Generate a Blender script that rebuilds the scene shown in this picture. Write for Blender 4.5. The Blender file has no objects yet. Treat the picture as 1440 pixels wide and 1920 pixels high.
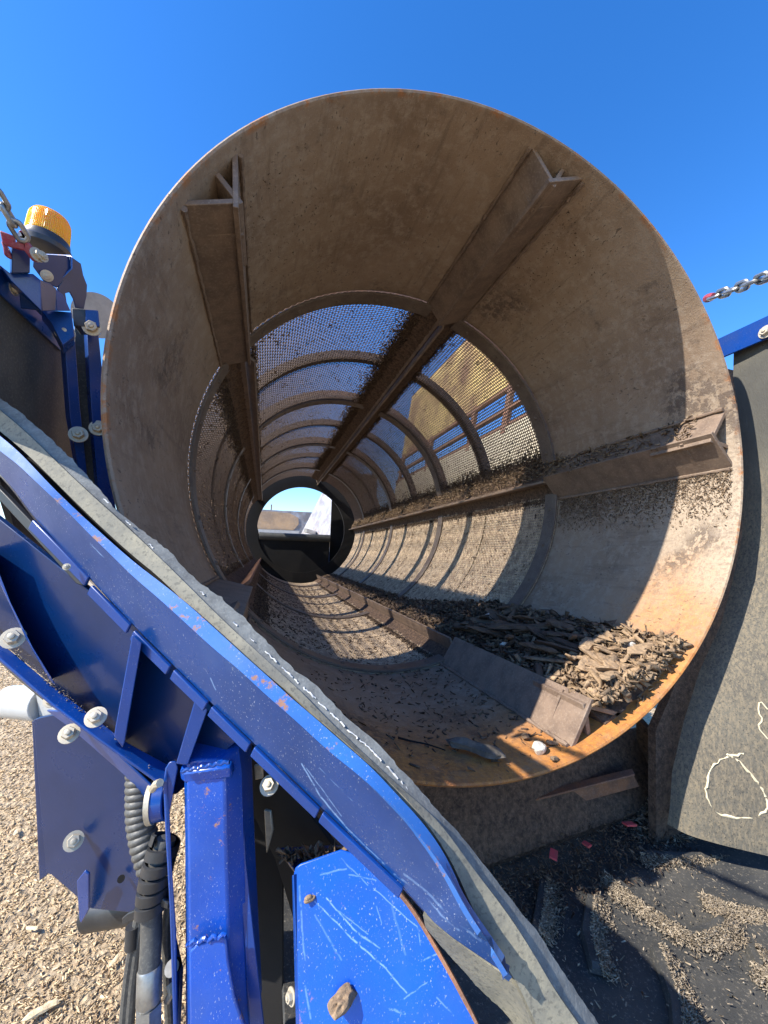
import bpy, bmesh, math, random
import numpy as np
from mathutils import Vector, Matrix
random.seed(7); np.random.seed(7)
S = bpy.context.scene
COL = S.collection
# ------------------------------------------------------------------ camera, light
FPX = 733.5
RM = Matrix(((0.956864, 0.285113, -0.05588), (-0.289305, 0.952712, -0.092962), (0.026733, 0.105118, 0.9941)))
CAMP = Vector((-0.637, -0.9515, -0.4038))
cam = bpy.data.cameras.new('camera'); co = bpy.data.objects.new('camera', cam); COL.objects.link(co)
cam.sensor_fit = 'HORIZONTAL'; cam.sensor_width = 36.0; cam.lens = 36.0 * FPX / 1440.0
cam.clip_start = 0.02; cam.clip_end = 6000
r_, f_, u_ = RM.col[0], RM.col[1], RM.col[2]
m = Matrix.Identity(4)
for i in range(3):
    m[i][0] = r_[i]; m[i][1] = u_[i]; m[i][2] = -f_[i]; m[i][3] = CAMP[i]
co.matrix_world = m
S.camera = co
SUN = Vector((0.742, 0.139, -0.655)).normalized()      # direction the light travels
W = bpy.data.worlds.new('World'); S.world = W; W.use_nodes = True
nt = W.node_tree; bg = nt.nodes['Background']
sky = nt.nodes.new('ShaderNodeTexSky'); sky.sky_type = 'NISHITA'; sky.sun_disc = False
sky.sun_elevation = math.asin(-SUN.z)
sky.sun_rotation = math.atan2(-SUN.x, -SUN.y)
sky.air_density = 1.0; sky.dust_density = 0.15; sky.ozone_density = 3.5; sky.altitude = 300
hs = nt.nodes.new('ShaderNodeHueSaturation'); hs.inputs['Saturation'].default_value = 1.30; hs.inputs['Value'].default_value = 1.22; hs.inputs['Hue'].default_value = .508
nt.links.new(sky.outputs[0], hs.inputs['Color'])
nt.links.new(hs.outputs[0], bg.inputs[0]); bg.inputs[1].default_value = 0.15
sl = bpy.data.lights.new('sun', 'SUN'); sl.energy = 4.7; sl.angle = math.radians(0.45); sl.color = (1, 0.93, 0.82)
so = bpy.data.objects.new('sun', sl); COL.objects.link(so)
so.rotation_euler = SUN.to_track_quat('-Z', 'Y').to_euler(); so.location = (-8, -2, 8)
S.view_settings.view_transform = 'Standard'; S.view_settings.look = 'None'
S.view_settings.exposure = 0.95; S.view_settings.gamma = 1; S.view_settings.use_curve_mapping = False

# ------------------------------------------------------------------ helpers
def P(px, py, d):                       # a point of the place at depth d metres, seen at pixel (px, py) of the 1440x1920 photo
    return CAMP + d * (RM @ Vector(((px - 720) / FPX, 1.0, -(py - 960) / FPX)))
def PX(px, py, X):
    v = RM @ Vector(((px - 720) / FPX, 1.0, -(py - 960) / FPX)); return CAMP + v * ((X - CAMP.x) / v.x)
def PZ(px, py, Z):
    v = RM @ Vector(((px - 720) / FPX, 1.0, -(py - 960) / FPX)); return CAMP + v * ((Z - CAMP.z) / v.z)
def cyl_pt(th, y, r):
    t = math.radians(th); return Vector((r * math.cos(t), y, r * math.sin(t)))

class MB:
    def __init__(s): s.v = []; s.f = []
    def add(s, vs, fs):
        o = len(s.v); s.v += [tuple(a) for a in vs]; s.f += [tuple(i + o for i in f) for f in fs]
    def box(s, c, size, M=None):
        c = Vector(c); h = [a / 2 for a in size]; vs = []
        for x in (-1, 1):
            for y in (-1, 1):
                for z in (-1, 1):
                    q = Vector((x * h[0], y * h[1], z * h[2]))
                    if M: q = M @ q
                    vs.append(c + q)
        s.add(vs, [(0, 1, 3, 2), (4, 6, 7, 5), (0, 4, 5, 1), (2, 3, 7, 6), (0, 2, 6, 4), (1, 5, 7, 3)])
    def hexa(s, p):      # 8 points: bottom 4 loop, top 4 loop
        s.add(p, [(3, 2, 1, 0), (4, 5, 6, 7), (0, 1, 5, 4), (1, 2, 6, 5), (2, 3, 7, 6), (3, 0, 4, 7)])
    def tube(s, path, r, seg=8, closed=False, caps=True):
        n = len(path); path = [Vector(p) for p in path]
        rr = r if hasattr(r, '__len__') else [r] * n
        o = len(s.v); up = None
        for i in range(n):
            a = path[(i - 1) % n] if (closed or i > 0) else path[i]
            b = path[(i + 1) % n] if (closed or i < n - 1) else path[i]
            t = (b - a).normalized()
            if up is None:
                up = t.orthogonal().normalized()
            up = (up - t * up.dot(t)); up = up.normalized() if up.length > 1e-6 else t.orthogonal().normalized()
            w = t.cross(up)
            for k in range(seg):
                an = 2 * math.pi * k / seg
                s.v.append(tuple(path[i] + rr[i] * (math.cos(an) * up + math.sin(an) * w)))
        m_ = n if closed else n - 1
        for i in range(m_):
            for k in range(seg):
                a = o + i * seg + k; b = o + i * seg + (k + 1) % seg
                c = o + ((i + 1) % n) * seg + (k + 1) % seg; d = o + ((i + 1) % n) * seg + k
                s.f.append((a, b, c, d))
        if caps and not closed:
            s.f.append(tuple(o + k for k in range(seg))[::-1]); s.f.append(tuple(o + (n - 1) * seg + k for k in range(seg)))
    def lathe(s, prof, c, ax, seg=24, a0=0, a1=360):      # prof: (r, h)
        ax = Vector(ax).normalized(); e = ax.orthogonal().normalized(); g = ax.cross(e); c = Vector(c)
        o = len(s.v); full = abs(a1 - a0) >= 360; ns = seg if full else seg + 1
        for (r, h) in prof:
            for k in range(ns):
                an = math.radians(a0 + (a1 - a0) * k / seg)
                s.v.append(tuple(c + ax * h + e * r * math.cos(an) + g * r * math.sin(an)))
        for i in range(len(prof) - 1):
            for k in range(seg):
                k2 = (k + 1) % ns
                s.f.append((o + i * ns + k, o + i * ns + k2, o + (i + 1) * ns + k2, o + (i + 1) * ns + k))
        if full and prof[0][0] > 0: s.f.append(tuple(o + k for k in range(seg))[::-1])
        if full and prof[-1][0] > 0: s.f.append(tuple(o + (len(prof) - 1) * ns + k for k in range(seg)))
    def obj(s, name, mt, parent=None, bevel=0, smooth=True, mesh=None):
        me = bpy.data.meshes.new(name); me.from_pydata(s.v, [], s.f); me.validate(); me.update()
        bm = bmesh.new(); bm.from_mesh(me); bmesh.ops.remove_doubles(bm, verts=bm.verts, dist=1e-6)
        bmesh.ops.recalc_face_normals(bm, faces=bm.faces); bm.to_mesh(me); bm.free()
        me.materials.append(mt)
        o = bpy.data.objects.new(name, me); COL.objects.link(o)
        if smooth:
            for p in me.polygons: p.use_smooth = True
            try: me.set_sharp_from_angle(angle=math.radians(35))
            except Exception: pass
        if bevel:
            b = o.modifiers.new('bevel', 'BEVEL'); b.width = bevel; b.segments = 2; b.limit_method = 'ANGLE'; b.angle_limit = math.radians(40)
        if parent: o.parent = parent
        return o
def thing(name, label, cat, group=None, loc=None):
    o = bpy.data.objects.new(name, None); COL.objects.link(o); o.empty_display_size = .1
    o['label'] = label; o['category'] = cat
    if group: o['group'] = group
    return o
def tag(o, label, cat, group=None):
    o['label'] = label; o['category'] = cat
    if group: o['group'] = group
    return o
def structure(o): o['kind'] = 'structure'; return o
def stuff(o): o['kind'] = 'stuff'; return o
def copy(o, parent=None, M=None):
    c = o.copy(); COL.objects.link(c); c.parent = parent
    if M is not None: c.matrix_local = M
    return c
def newell(p):
    n = Vector((0, 0, 0))
    for i in range(len(p)):
        a, b = p[i], p[(i + 1) % len(p)]
        n += Vector(((a.y - b.y) * (a.z + b.z), (a.z - b.z) * (a.x + b.x), (a.x - b.x) * (a.y + b.y)))
    return n.normalized()
def towards_cam(n, c): return n if n.dot(CAMP - c) > 0 else -n
def prism(mb, pts, thick, d=None, view=False):
    """plate whose seen face has corners pts (pixel, pixel, depth); real thickness goes away from the viewer along its normal"""
    p = [a if isinstance(a, Vector) else P(a[0], a[1], a[2] if len(a) > 2 else d) for a in pts]
    c = sum(p, Vector()) / len(p); n = towards_cam(newell(p), c)
    if not view: p = [a - n * (a - c).dot(n) for a in p]
    if view: n = -(c - CAMP).normalized() if view is True else -view
    k = len(p); b = [a - n * thick for a in p]
    o = len(mb.v)
    mb.v += [tuple(a) for a in p + b]
    mb.f.append(tuple(range(o, o + k))); mb.f.append(tuple(range(o + 2 * k - 1, o + k - 1, -1)))
    for i in range(k):
        j = (i + 1) % k; mb.f.append((o + i, o + k + i, o + k + j, o + j))
    return c, n
def plate(name, pts, thick, mt, parent, d=None, bevel=.0015, view=False):
    mb = MB(); prism(mb, pts, thick, d, view); return mb.obj(name, mt, parent, bevel=bevel)
def resample(pl, n, jit=0):
    p = [P(*a) if not isinstance(a, Vector) else a for a in pl]
    L = [0]
    for i in range(1, len(p)): L.append(L[-1] + (p[i] - p[i - 1]).length)
    out = []
    for k in range(n):
        t = L[-1] * k / (n - 1); i = 1
        while i < len(p) - 1 and L[i] < t: i += 1
        w = (t - L[i - 1]) / max(1e-9, L[i] - L[i - 1]); out.append(p[i - 1].lerp(p[i], w))
    return out
def smoothline(pts, it=2):
    p = list(pts)
    for _ in range(it):
        q = [p[0]]
        for i in range(len(p) - 1):
            a, b = p[i], p[i + 1]; q.append(a.lerp(b, .25)); q.append(a.lerp(b, .75))
        q.append(p[-1]); p = q
    return p
def sheet(name, lines, thick, mt, parent, n=60, jag=None, seed=1, bevel=0, smooth_it=2):
    """curved sheet lofted through polylines; jag = (line index, amplitude) gives that edge an uneven cut"""
    rnd = random.Random(seed)
    R = [resample(smoothline([P(*a) if not isinstance(a, Vector) else a for a in l], smooth_it), n) for l in lines]
    if jag:
        for li, amp in jag:
            acc = 0
            for i in range(n):
                acc = acc * .55 + rnd.uniform(-amp, amp) * (1 if rnd.random() < .8 else 2.4)
                other = R[li + 1][i] if li == 0 else R[li - 1][i]
                R[li][i] = R[li][i] + (R[li][i] - other).normalized() * acc
    m_ = len(R); mb = MB()
    V = [[None] * n for _ in range(m_)]; B = [[None] * n for _ in range(m_)]
    for a in range(m_):
        for i in range(n):
            t1 = R[a][min(n - 1, i + 1)] - R[a][max(0, i - 1)]
            t2 = R[min(m_ - 1, a + 1)][i] - R[max(0, a - 1)][i]
            nn = towards_cam(t1.cross(t2).normalized(), R[a][i]); V[a][i] = R[a][i]; B[a][i] = R[a][i] - nn * thick
    vs = [v for row in V for v in row] + [v for row in B for v in row]; K = m_ * n; fs = []
    for a in range(m_ - 1):
        for i in range(n - 1):
            q = (a * n + i, a * n + i + 1, (a + 1) * n + i + 1, (a + 1) * n + i)
            fs.append(q); fs.append(tuple(K + x for x in q[::-1]))
    for i in range(n - 1):
        fs.append((i, K + i, K + i + 1, i + 1)); e = (m_ - 1) * n
        fs.append((e + i, e + i + 1, K + e + i + 1, K + e + i))
    for a in range(m_ - 1):
        fs.append((a * n, (a + 1) * n, K + (a + 1) * n, K + a * n)); e = n - 1
        fs.append((a * n + e, K + a * n + e, K + (a + 1) * n + e, (a + 1) * n + e))
    mb.add(vs, fs); return mb.obj(name, mt, parent, bevel=bevel)

# ------------------------------------------------------------------ materials
def mat(name):
    mt = bpy.data.materials.new(name); mt.use_nodes = True
    return mt, mt.node_tree, mt.node_tree.nodes['Principled BSDF']
def nd(t, typ, **kw):
    n = t.nodes.new(typ)
    for k, v in kw.items():
        if k.startswith('_'): setattr(n, k[1:], v)
        else:
            key = k.replace('__', ' ')
            if isinstance(v, bpy.types.NodeSocket): t.links.new(v, n.inputs[key])
            else: n.inputs[key].default_value = v
    return n
def noise(t, vec, scale, detail=4, rough=.6, dist=0):
    n = nd(t, 'ShaderNodeTexNoise', Scale=scale, Detail=detail, Roughness=rough, Distortion=dist)
    t.links.new(vec, n.inputs['Vector']); return n.outputs['Fac']
def ramp(t, fac, a, b, ca=0., cb=1.):
    n = t.nodes.new('ShaderNodeMapRange'); n.interpolation_type = 'SMOOTHSTEP'; n.clamp = True
    t.links.new(fac, n.inputs[0]); n.inputs[1].default_value = a; n.inputs[2].default_value = b
    n.inputs[3].default_value = ca; n.inputs[4].default_value = cb; return n.outputs[0]
def mul(t, a, b, op='MULTIPLY'):
    n = t.nodes.new('ShaderNodeMath'); n.operation = op
    for i, x in enumerate((a, b)):
        if isinstance(x, bpy.types.NodeSocket): t.links.new(x, n.inputs[i])
        else: n.inputs[i].default_value = x
    return n.outputs[0]
def mix(t, fac, a, b):
    n = t.nodes.new('ShaderNodeMix'); n.data_type = 'RGBA'
    if isinstance(fac, bpy.types.NodeSocket): t.links.new(fac, n.inputs[0])
    else: n.inputs[0].default_value = fac
    for i, x in ((6, a), (7, b)):
        if isinstance(x, bpy.types.NodeSocket): t.links.new(x, n.inputs[i])
        else: n.inputs[i].default_value = (*x, 1) if len(x) == 3 else x
    return n.outputs[2]
def mapped(t, vec, sc, rot=(0, 0, 0)):
    n = t.nodes.new('ShaderNodeMapping'); n.inputs['Scale'].default_value = sc; n.inputs['Rotation'].default_value = rot
    t.links.new(vec, n.inputs[0]); return n.outputs[0]
def bump(t, b, h, strength, dist=.002):
    n = nd(t, 'ShaderNodeBump', Strength=strength, Distance=dist); t.links.new(h, n.inputs['Height'])
    t.links.new(n.outputs[0], b.inputs['Normal']); return n
def coords(t): return t.nodes.new('ShaderNodeTexCoord').outputs['Object']
def voro(t, vec, scale, feat='F1', out='Distance', rnd=1):
    n = t.nodes.new('ShaderNodeTexVoronoi'); n.feature = feat; n.inputs['Scale'].default_value = scale; n.inputs['Randomness'].default_value = rnd
    t.links.new(vec, n.inputs['Vector']); return n.outputs[out]

def blue_paint(name, base=(.006, .045, .40), dust=.25, rust=.0, dark=(.003, .018, .17), scr=.5, segs=None, fsurf=None):
    mt, t, b = mat(name); v = coords(t)
    n1 = noise(t, v, 9, 5); c = mix(t, ramp(t, n1, .3, .75), base, tuple(a * .75 for a in base))
    film = ramp(t, noise(t, v, 5, 6, .65), .45, .75, 0, .22 * dust)
    c = mix(t, film, c, (.12, .2, .34))
    sp = mul(t, ramp(t, noise(t, mapped(t, v, (1, 1, .6), (0, .7, 0)), 420, 2, .6), .64, .70), ramp(t, noise(t, v, 14, 3), .3, .6))
    c = mix(t, mul(t, sp, min(.85, dust * 1.1)), c, (.34, .37, .44))
    if segs:
        wv = nd(t, 'ShaderNodeVectorMath', _operation='ADD'); nz = t.nodes.new('ShaderNodeTexNoise'); nz.inputs['Scale'].default_value = 60; t.links.new(v, nz.inputs['Vector'])
        sc_ = nd(t, 'ShaderNodeVectorMath', _operation='SCALE'); t.links.new(nz.outputs['Color'], sc_.inputs[0]); sc_.inputs['Scale'].default_value = .004
        t.links.new(v, wv.inputs[0]); t.links.new(sc_.outputs[0], wv.inputs[1]); acc = None
        for (A, B_, wd, st) in segs:
            A, B_ = fsurf(A[0], A[1]) + Vector((.002,) * 3), fsurf(B_[0], B_[1]) + Vector((.002,) * 3); D = B_ - A
            s1 = nd(t, 'ShaderNodeVectorMath', _operation='SUBTRACT'); t.links.new(wv.outputs[0], s1.inputs[0]); s1.inputs[1].default_value = A
            dt = nd(t, 'ShaderNodeVectorMath', _operation='DOT_PRODUCT'); t.links.new(s1.outputs[0], dt.inputs[0]); dt.inputs[1].default_value = D / D.length_squared
            cl = nd(t, 'ShaderNodeClamp'); t.links.new(dt.outputs['Value'], cl.inputs[0])
            s2 = nd(t, 'ShaderNodeVectorMath', _operation='SCALE'); s2.inputs[0].default_value = D; t.links.new(cl.outputs[0], s2.inputs['Scale'])
            s3 = nd(t, 'ShaderNodeVectorMath', _operation='DISTANCE'); t.links.new(s1.outputs[0], s3.inputs[0]); t.links.new(s2.outputs[0], s3.inputs[1])
            mk_ = ramp(t, s3.outputs['Value'], wd * 1.7 + .0003, wd * .6, 0, st * .45); acc = mk_ if acc is None else mul(t, acc, mk_, 'MAXIMUM')
        c = mix(t, mul(t, acc, ramp(t, noise(t, v, 120, 3), .3, .5)), c, (.34, .55, .85))
    if rust:
        r = ramp(t, noise(t, v, 26, 8, .75), .64 - .08 * rust, .70 - .08 * rust); c = mix(t, r, c, mix(t, noise(t, v, 90, 3), (.30, .10, .035), (.30, .2, .14)))
    t.links.new(c, b.inputs['Base Color'])
    t.links.new(ramp(t, n1, .2, .8, .22, .42), b.inputs['Roughness'])
    b.inputs['Coat Weight'].default_value = .25; b.inputs['Coat Roughness'].default_value = .12
    bump(t, b, noise(t, v, 160, 4), .12, .001); return mt
BLUE = blue_paint('blue_paint', base=(.002,.046,.25), dust=.2)
BLUE_SCR = blue_paint('blue_paint_scratched', base=(.003, .066, .40), dust=.6, rust=.3, scr=.9)
def on_plate(px, py):          # point of the cover plate seen at a pixel
    q = [P(*a) for a in SP_PTS]; c = sum(q, Vector()) / len(q); n = newell(q); v = P(px, py, 1) - CAMP
    return CAMP + v * ((c - CAMP).dot(n) / v.dot(n))
SP_PTS = [(549, 1640, .62), (552, 1628, .625), (562, 1620, .628), (640, 1592, .64), (660, 1598, .635), (700, 1622, .62), (740, 1662, .60), (780, 1712, .585), (820, 1780, .56), (860, 1850, .54), (900, 1930, .52), (925, 1990, .50), (565, 1990, .52), (562, 1930, .535)]
F2X = [(-160, 715), (0, 846), (125, 957), (250, 1082), (400, 1216), (550, 1347), (675, 1455), (762, 1538), (840, 1640), (919, 1771), (952, 1826)]
G1X = [(-160, 730), (0, 888), (60, 965), (170, 1086), (300, 1222), (470, 1388), (600, 1512), (700, 1606), (793, 1705), (904, 1795), (953, 1828)]
def on_side(px, py):
    def y_(L):
        for i in range(len(L) - 1):
            if L[i][0] <= px <= L[i + 1][0]: return L[i][1] + (L[i + 1][1] - L[i][1]) * (px - L[i][0]) / (L[i + 1][0] - L[i][0])
        return L[-1][1]
    a, b = y_(F2X), y_(G1X); w = min(1, max(0, (py - a) / max(1, b - a))); return P(px, py, 1213 / (px + 1733) + .001 + .029 * w * (1 if px < 800 else .41))
PLSEG = [((612, 1684, .605), (668, 1748, .585), .0007, .9), ((668, 1748, .585), (712, 1778, .578), .0007, .8), ((625, 1700, .60), (690, 1752, .585), .0005, .6),
 ((590, 1690, .61), (652, 1752, .585), .0006, .8), ((652, 1752, .585), (722, 1815, .565), .0007, .95), ((722, 1815, .565), (762, 1862, .555), .0006, .8), ((700, 1666, .60), (782, 1738, .575), .0005, .7),
 ((782, 1738, .575), (788, 1772, .57), .0005, .6), ((758, 1872, .552), (800, 1842, .555), .0005, .6), ((790, 1802, .565), (824, 1786, .565), .0006, .7), ((562, 1660, .615), (566, 1740, .595), .0010, .5),
 ((566, 1740, .595), (572, 1800, .58), .0008, .5), ((572, 1850, .565), (582, 1910, .55), .0010, .5), ((640, 1610, .63), (690, 1660, .61), .0006, .5), ((655, 1640, .62), (705, 1650, .61), .0006, .5),
 ((600, 1640, .622), (650, 1628, .625), .0008, .5), ((705, 1700, .595), (715, 1730, .59), .0005, .5), ((730, 1892, .548), (760, 1900, .545), .0008, .6), ((590, 1715, .60), (640, 1800, .575), .0009, .35),
 ((735, 1700, .59), (760, 1790, .57), .0012, .25), ((820, 1870, .548), (850, 1905, .54), .0006, .5)]
SDSEG = [((566, 1432, 0.5416), (600, 1492, 0.5339), 0.0011200000000000001, 0.9), ((600, 1492, 0.5339), (650, 1552, 0.523), 0.00128, 0.9), ((650, 1552, 0.523), (720, 1620, 0.5085), 0.0011200000000000001, 0.7), ((575, 1440, 0.5396), (640, 1530, 0.5252), 0.0008, 0.7), ((395, 1272, 0.584), (404, 1292, 0.5816), 0.0009599999999999999, 0.8), ((170, 1020, 0.6514), (195, 1045, 0.6431), 0.0008, 0.8), ((600, 1440, 0.5339), (660, 1500, 0.5209), 0.00064, 0.5), ((740, 1640, 0.5045), (860, 1740, 0.4818), 0.0016, 0.6), ((760, 1640, 0.5006), (900, 1760, 0.4747), 0.0019199999999999998, 0.5)]
BLUE_PLATE = blue_paint('blue_paint_scored', base=(.003, .075, .46), dust=.7, rust=.2, segs=PLSEG, fsurf=on_plate)
BLUE_DUST = blue_paint('blue_paint_dusty', base=(.001, .042, .20), dust=.8, rust=0, segs=SDSEG, fsurf=on_side)
BLUE_EDGE = blue_paint('blue_paint_worn_edge', base=(.02, .14, .48), dust=1.8, rust=.9, scr=.8)
for n_s in BLUE_EDGE.node_tree.nodes:
    if n_s.type == 'MAP_RANGE' and abs(n_s.inputs[4].default_value - .42) < 1e-4: n_s.inputs[3].default_value = .5; n_s.inputs[4].default_value = .7
BLUE_EDGE.node_tree.nodes['Principled BSDF'].inputs['Coat Weight'].default_value = .05
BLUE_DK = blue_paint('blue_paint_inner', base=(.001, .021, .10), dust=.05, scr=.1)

def steel():
    mt, t, b = mat('dusty_brown_steel'); v = coords(t)
    n1 = noise(t, v, 2.2, 6, .6); n2 = noise(t, v, 24, 6, .7)
    c = mix(t, ramp(t, n1, .35, .7), (.30, .215, .145), (.205, .138, .09))
    c = mix(t, ramp(t, n2, .42, .72), c, (.34, .265, .195))
    # rust stain low on the right by the mouth
    sx = t.nodes.new('ShaderNodeSeparateXYZ'); t.links.new(v, sx.inputs[0])
    wob = mul(t, noise(t, v, 3.5, 5), .5, 'MULTIPLY')
    low = ramp(t, mul(t, sx.outputs[2], wob, 'SUBTRACT'), -.60, -1.0)
    near = ramp(t, mul(t, sx.outputs[1], mul(t, wob, .6), 'SUBTRACT'), .42, -.1)
    rs = mul(t, mul(t, low, near), ramp(t, sx.outputs[0], -.9, -.2))
    pale = mul(t, mul(t, ramp(t, sx.outputs[0], .65, .9), near), ramp(t, sx.outputs[2], .5, -.2))
    c = mix(t, mul(t, pale, .75), c, (.40, .32, .23))
    c = mix(t, mul(t, rs, ramp(t, noise(t, v, 13, 8, .7), .2, .55, .25, 1)), c, mix(t, ramp(t, noise(t, v, 60, 5, .7), .35, .7), (.52, .22, .05), (.34, .14, .04)))
    rim = mul(t, ramp(t, sx.outputs[1], .022, .0), ramp(t, noise(t, v, 14, 5, .75), .5, .62))
    c = mix(t, rim, c, (.36, .14, .04))
    spk = mul(t, ramp(t, noise(t, mapped(t, v, (1, .4, 1)), 105, 3, .6), .62, .68), ramp(t, noise(t, v, 6, 3), .4, .65))
    c = mix(t, mul(t, spk, .8), c, (.06, .042, .032))
    smear = mul(t, ramp(t, noise(t, v, 5, 8, .75), .58, .72), .7)
    c = mix(t, smear, c, (.10, .07, .052))
    ang = t.nodes.new('ShaderNodeMapping'); t.links.new(v, ang.inputs[0]); ang.inputs['Scale'].default_value = (1, .12, 1)
    c = mix(t, mul(t, ramp(t, noise(t, ang.outputs[0], 26, 5, .7), .52, .72), .45), c, (.115, .078, .055))
    pk = mul(t, pale, ramp(t, noise(t, v, 75, 5, .75), .5, .58)); c = mix(t, mul(t, pk, .65), c, (.20, .145, .10))
    cakes = mul(t, ramp(t, noise(t, v, 1.7, 4, .6), .55, .68), ramp(t, noise(t, v, 38, 6, .75), .45, .55)); c = mix(t, mul(t, cakes, .75), c, (.075, .05, .038))
    dust = ramp(t, noise(t, v, 300, 2), .64, .72); c = mix(t, mul(t, dust, .45), c, (.5, .43, .36))
    t.links.new(c, b.inputs['Base Color']); b.inputs['Roughness'].default_value = .62; b.inputs['Metallic'].default_value = .1
    h = mul(t, mul(t, noise(t, v, 150, 4, .7), mul(t, spk, .8), 'ADD'), mul(t, cakes, 1.2), 'ADD'); bump(t, b, h, .55, .003); return mt
STEEL = steel()
def simple(name, c1, c2, scale=12, rough=.7, bs=.3, bscale=120, metal=0, dust=0, dustc=(.45, .4, .32), dscale=200, bd=.002):
    mt, t, b = mat(name); v = coords(t)
    c = mix(t, ramp(t, noise(t, v, scale, 6, .65), .32, .68), c1, c2)
    if dust:
        c = mix(t, mul(t, ramp(t, noise(t, v, dscale, 3, .7), .5, .66), dust), c, dustc)
        c = mix(t, mul(t, ramp(t, noise(t, v, scale * .6, 6, .7), .45, .8), dust * .8), c, dustc)
    t.links.new(c, b.inputs['Base Color']); b.inputs['Roughness'].default_value = rough; b.inputs['Metallic'].default_value = metal
    if bs: bump(t, b, noise(t, v, bscale, 5, .65), bs, bd)
    return mt
STEEL2 = simple('beam_steel', (.24, .17, .122), (.15, .105, .078), 14, .6, .5, 140, .1, .35, (.36, .28, .21), 120)
RUST = simple('rusty_steel', (.30, .13, .06), (.16, .085, .055), 20, .75, .6, 120, 0, .3, (.38, .27, .2))
MESH = simple('dirty_woven_wire', (.20, .135, .095), (.12, .08, .055), 30, .7, .2, 200, .0)
RING = simple('flange_steel', (.15, .115, .088), (.10, .07, .055), 12, .55, .35, 120, .2, .3, (.34, .28, .22))
RIBM = simple('rib_steel_rusty', (.06, .04, .03), (.035, .024, .018), 18, .75, .4)
MULCH = simple('fine_wet_mulch', (.16, .10, .065), (.05, .032, .024), 60, .95, 1, 120, 0, .3, (.30, .2, .135), 150, bd=.008)
RUB = simple('black_rubber', (.040, .044, .045), (.062, .064, .062), 9, .65, .3, 140, 0, .45, (.16, .15, .125), 160)
RUBCUT = simple('weathered_rubber_cut_edge', (.20, .21, .20), (.13, .135, .13), 40, .85, .6, 90, 0, .3, (.34, .34, .31))
ZINC = simple('zinc_plated_steel', (.60, .53, .40), (.44, .38, .28), 60, .45, .15, 200, .35)
GALV = simple('galvanised_chain', (.42, .42, .40), (.28, .28, .27), 50, .4, .2, 200, .8)
BLACKP = simple('black_plastic', (.02, .021, .023), (.035, .036, .038), 20, .38, .1, 200)
CABLE = simple('dusty_black_hose', (.055, .056, .055), (.09, .087, .078), 25, .5, .25, 160, 0, .3, (.2, .19, .16))
REDP = simple('red_painted_hook', (.36, .03, .05), (.24, .04, .05), 40, .5, .3, 100, 0, .25, (.4, .25, .22))
GREYP = simple('light_grey_paint', (.52, .53, .53), (.44, .45, .44), 8, .4, .05)
HOPSAND = simple('worn_hopper_plate', (.55, .36, .20), (.34, .24, .16), 3, .7, .3, 30, 0, .4, (.5, .38, .28), 20)
HOPGREY = simple('hopper_side_plate', (.42, .44, .48), (.24, .22, .22), 4.5, .5, .2, 30, .1, .4, (.40, .28, .2), 12)
BLACKIN = simple('black_chute_and_shade', (.006, .006, .0065), (.01, .009, .0085), 5, 1.0, .2)  # black chute parts; also the painted shade behind the arm and skirt
STONE = simple('pale_quartz_stone', (.62, .58, .50), (.40, .37, .32), 55, .75, .8, 60, bd=.004)
SLAB = simple('grey_weathered_bark', (.17, .145, .115), (.10, .085, .065), 30, .85, .9, 60, bd=.004)

def bark_mat():
    mt, t, b = mat('bark_chips'); v = coords(t)
    at = t.nodes.new('ShaderNodeAttribute'); at.attribute_name = 'tone'
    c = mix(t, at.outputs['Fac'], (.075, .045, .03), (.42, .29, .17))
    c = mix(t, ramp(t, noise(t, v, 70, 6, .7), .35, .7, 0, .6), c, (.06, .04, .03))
    t.links.new(c, b.inputs['Base Color']); b.inputs['Roughness'].default_value = .9
    bump(t, b, noise(t, mapped(t, v, (1, 1, 1)), 180, 5, .7), .7, .003); return mt
BARK = bark_mat()
STRAW = bark_mat(); STRAW.name = 'straw_wood_chips'
PALE = bark_mat(); PALE.name = 'pale_dusty_mulch'
for m_s, lo, hi, dk in ((STRAW, (.46, .31, .17, 1), (.92, .71, .42, 1), (.36, .25, .15, 1)), (PALE, (.20, .16, .115, 1), (.50, .41, .29, 1), (.14, .11, .08, 1))):
    for n_s in m_s.node_tree.nodes:
        if n_s.type == 'MIX' and not n_s.inputs[7].is_linked:
            if n_s.inputs[6].is_linked: n_s.inputs[7].default_value = dk
            else: n_s.inputs[6].default_value = lo; n_s.inputs[7].default_value = hi
def rubber_side():                       # right skirt, covered with smeared dusty mulch
    mt, t, b = mat('mulch_smeared_rubber'); v = coords(t)
    sx = t.nodes.new('ShaderNodeSeparateXYZ'); t.links.new(v, sx.inputs[0])
    lowm = ramp(t, mul(t, sx.outputs[2], mul(t, noise(t, v, 4, 5), .4), 'ADD'), .28, -.1)
    c = mix(t, ramp(t, noise(t, v, 5, 5), .35, .7), (.075, .072, .062), (.105, .10, .082))
    st = noise(t, mapped(t, v, (1, 1, .38)), 125, 5, .75)
    c = mix(t, mul(t, lowm, ramp(t, st, .40, .64, .15, .85)), c, (.22, .18, .12))
    c = mix(t, mul(t, ramp(t, noise(t, v, 190, 3), .55, .68), lowm), c, (.05, .048, .042))
    t.links.new(c, b.inputs['Base Color']); b.inputs['Roughness'].default_value = .85
    bump(t, b, st, .8, .004); return mt
RUBSIDE = rubber_side()
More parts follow.
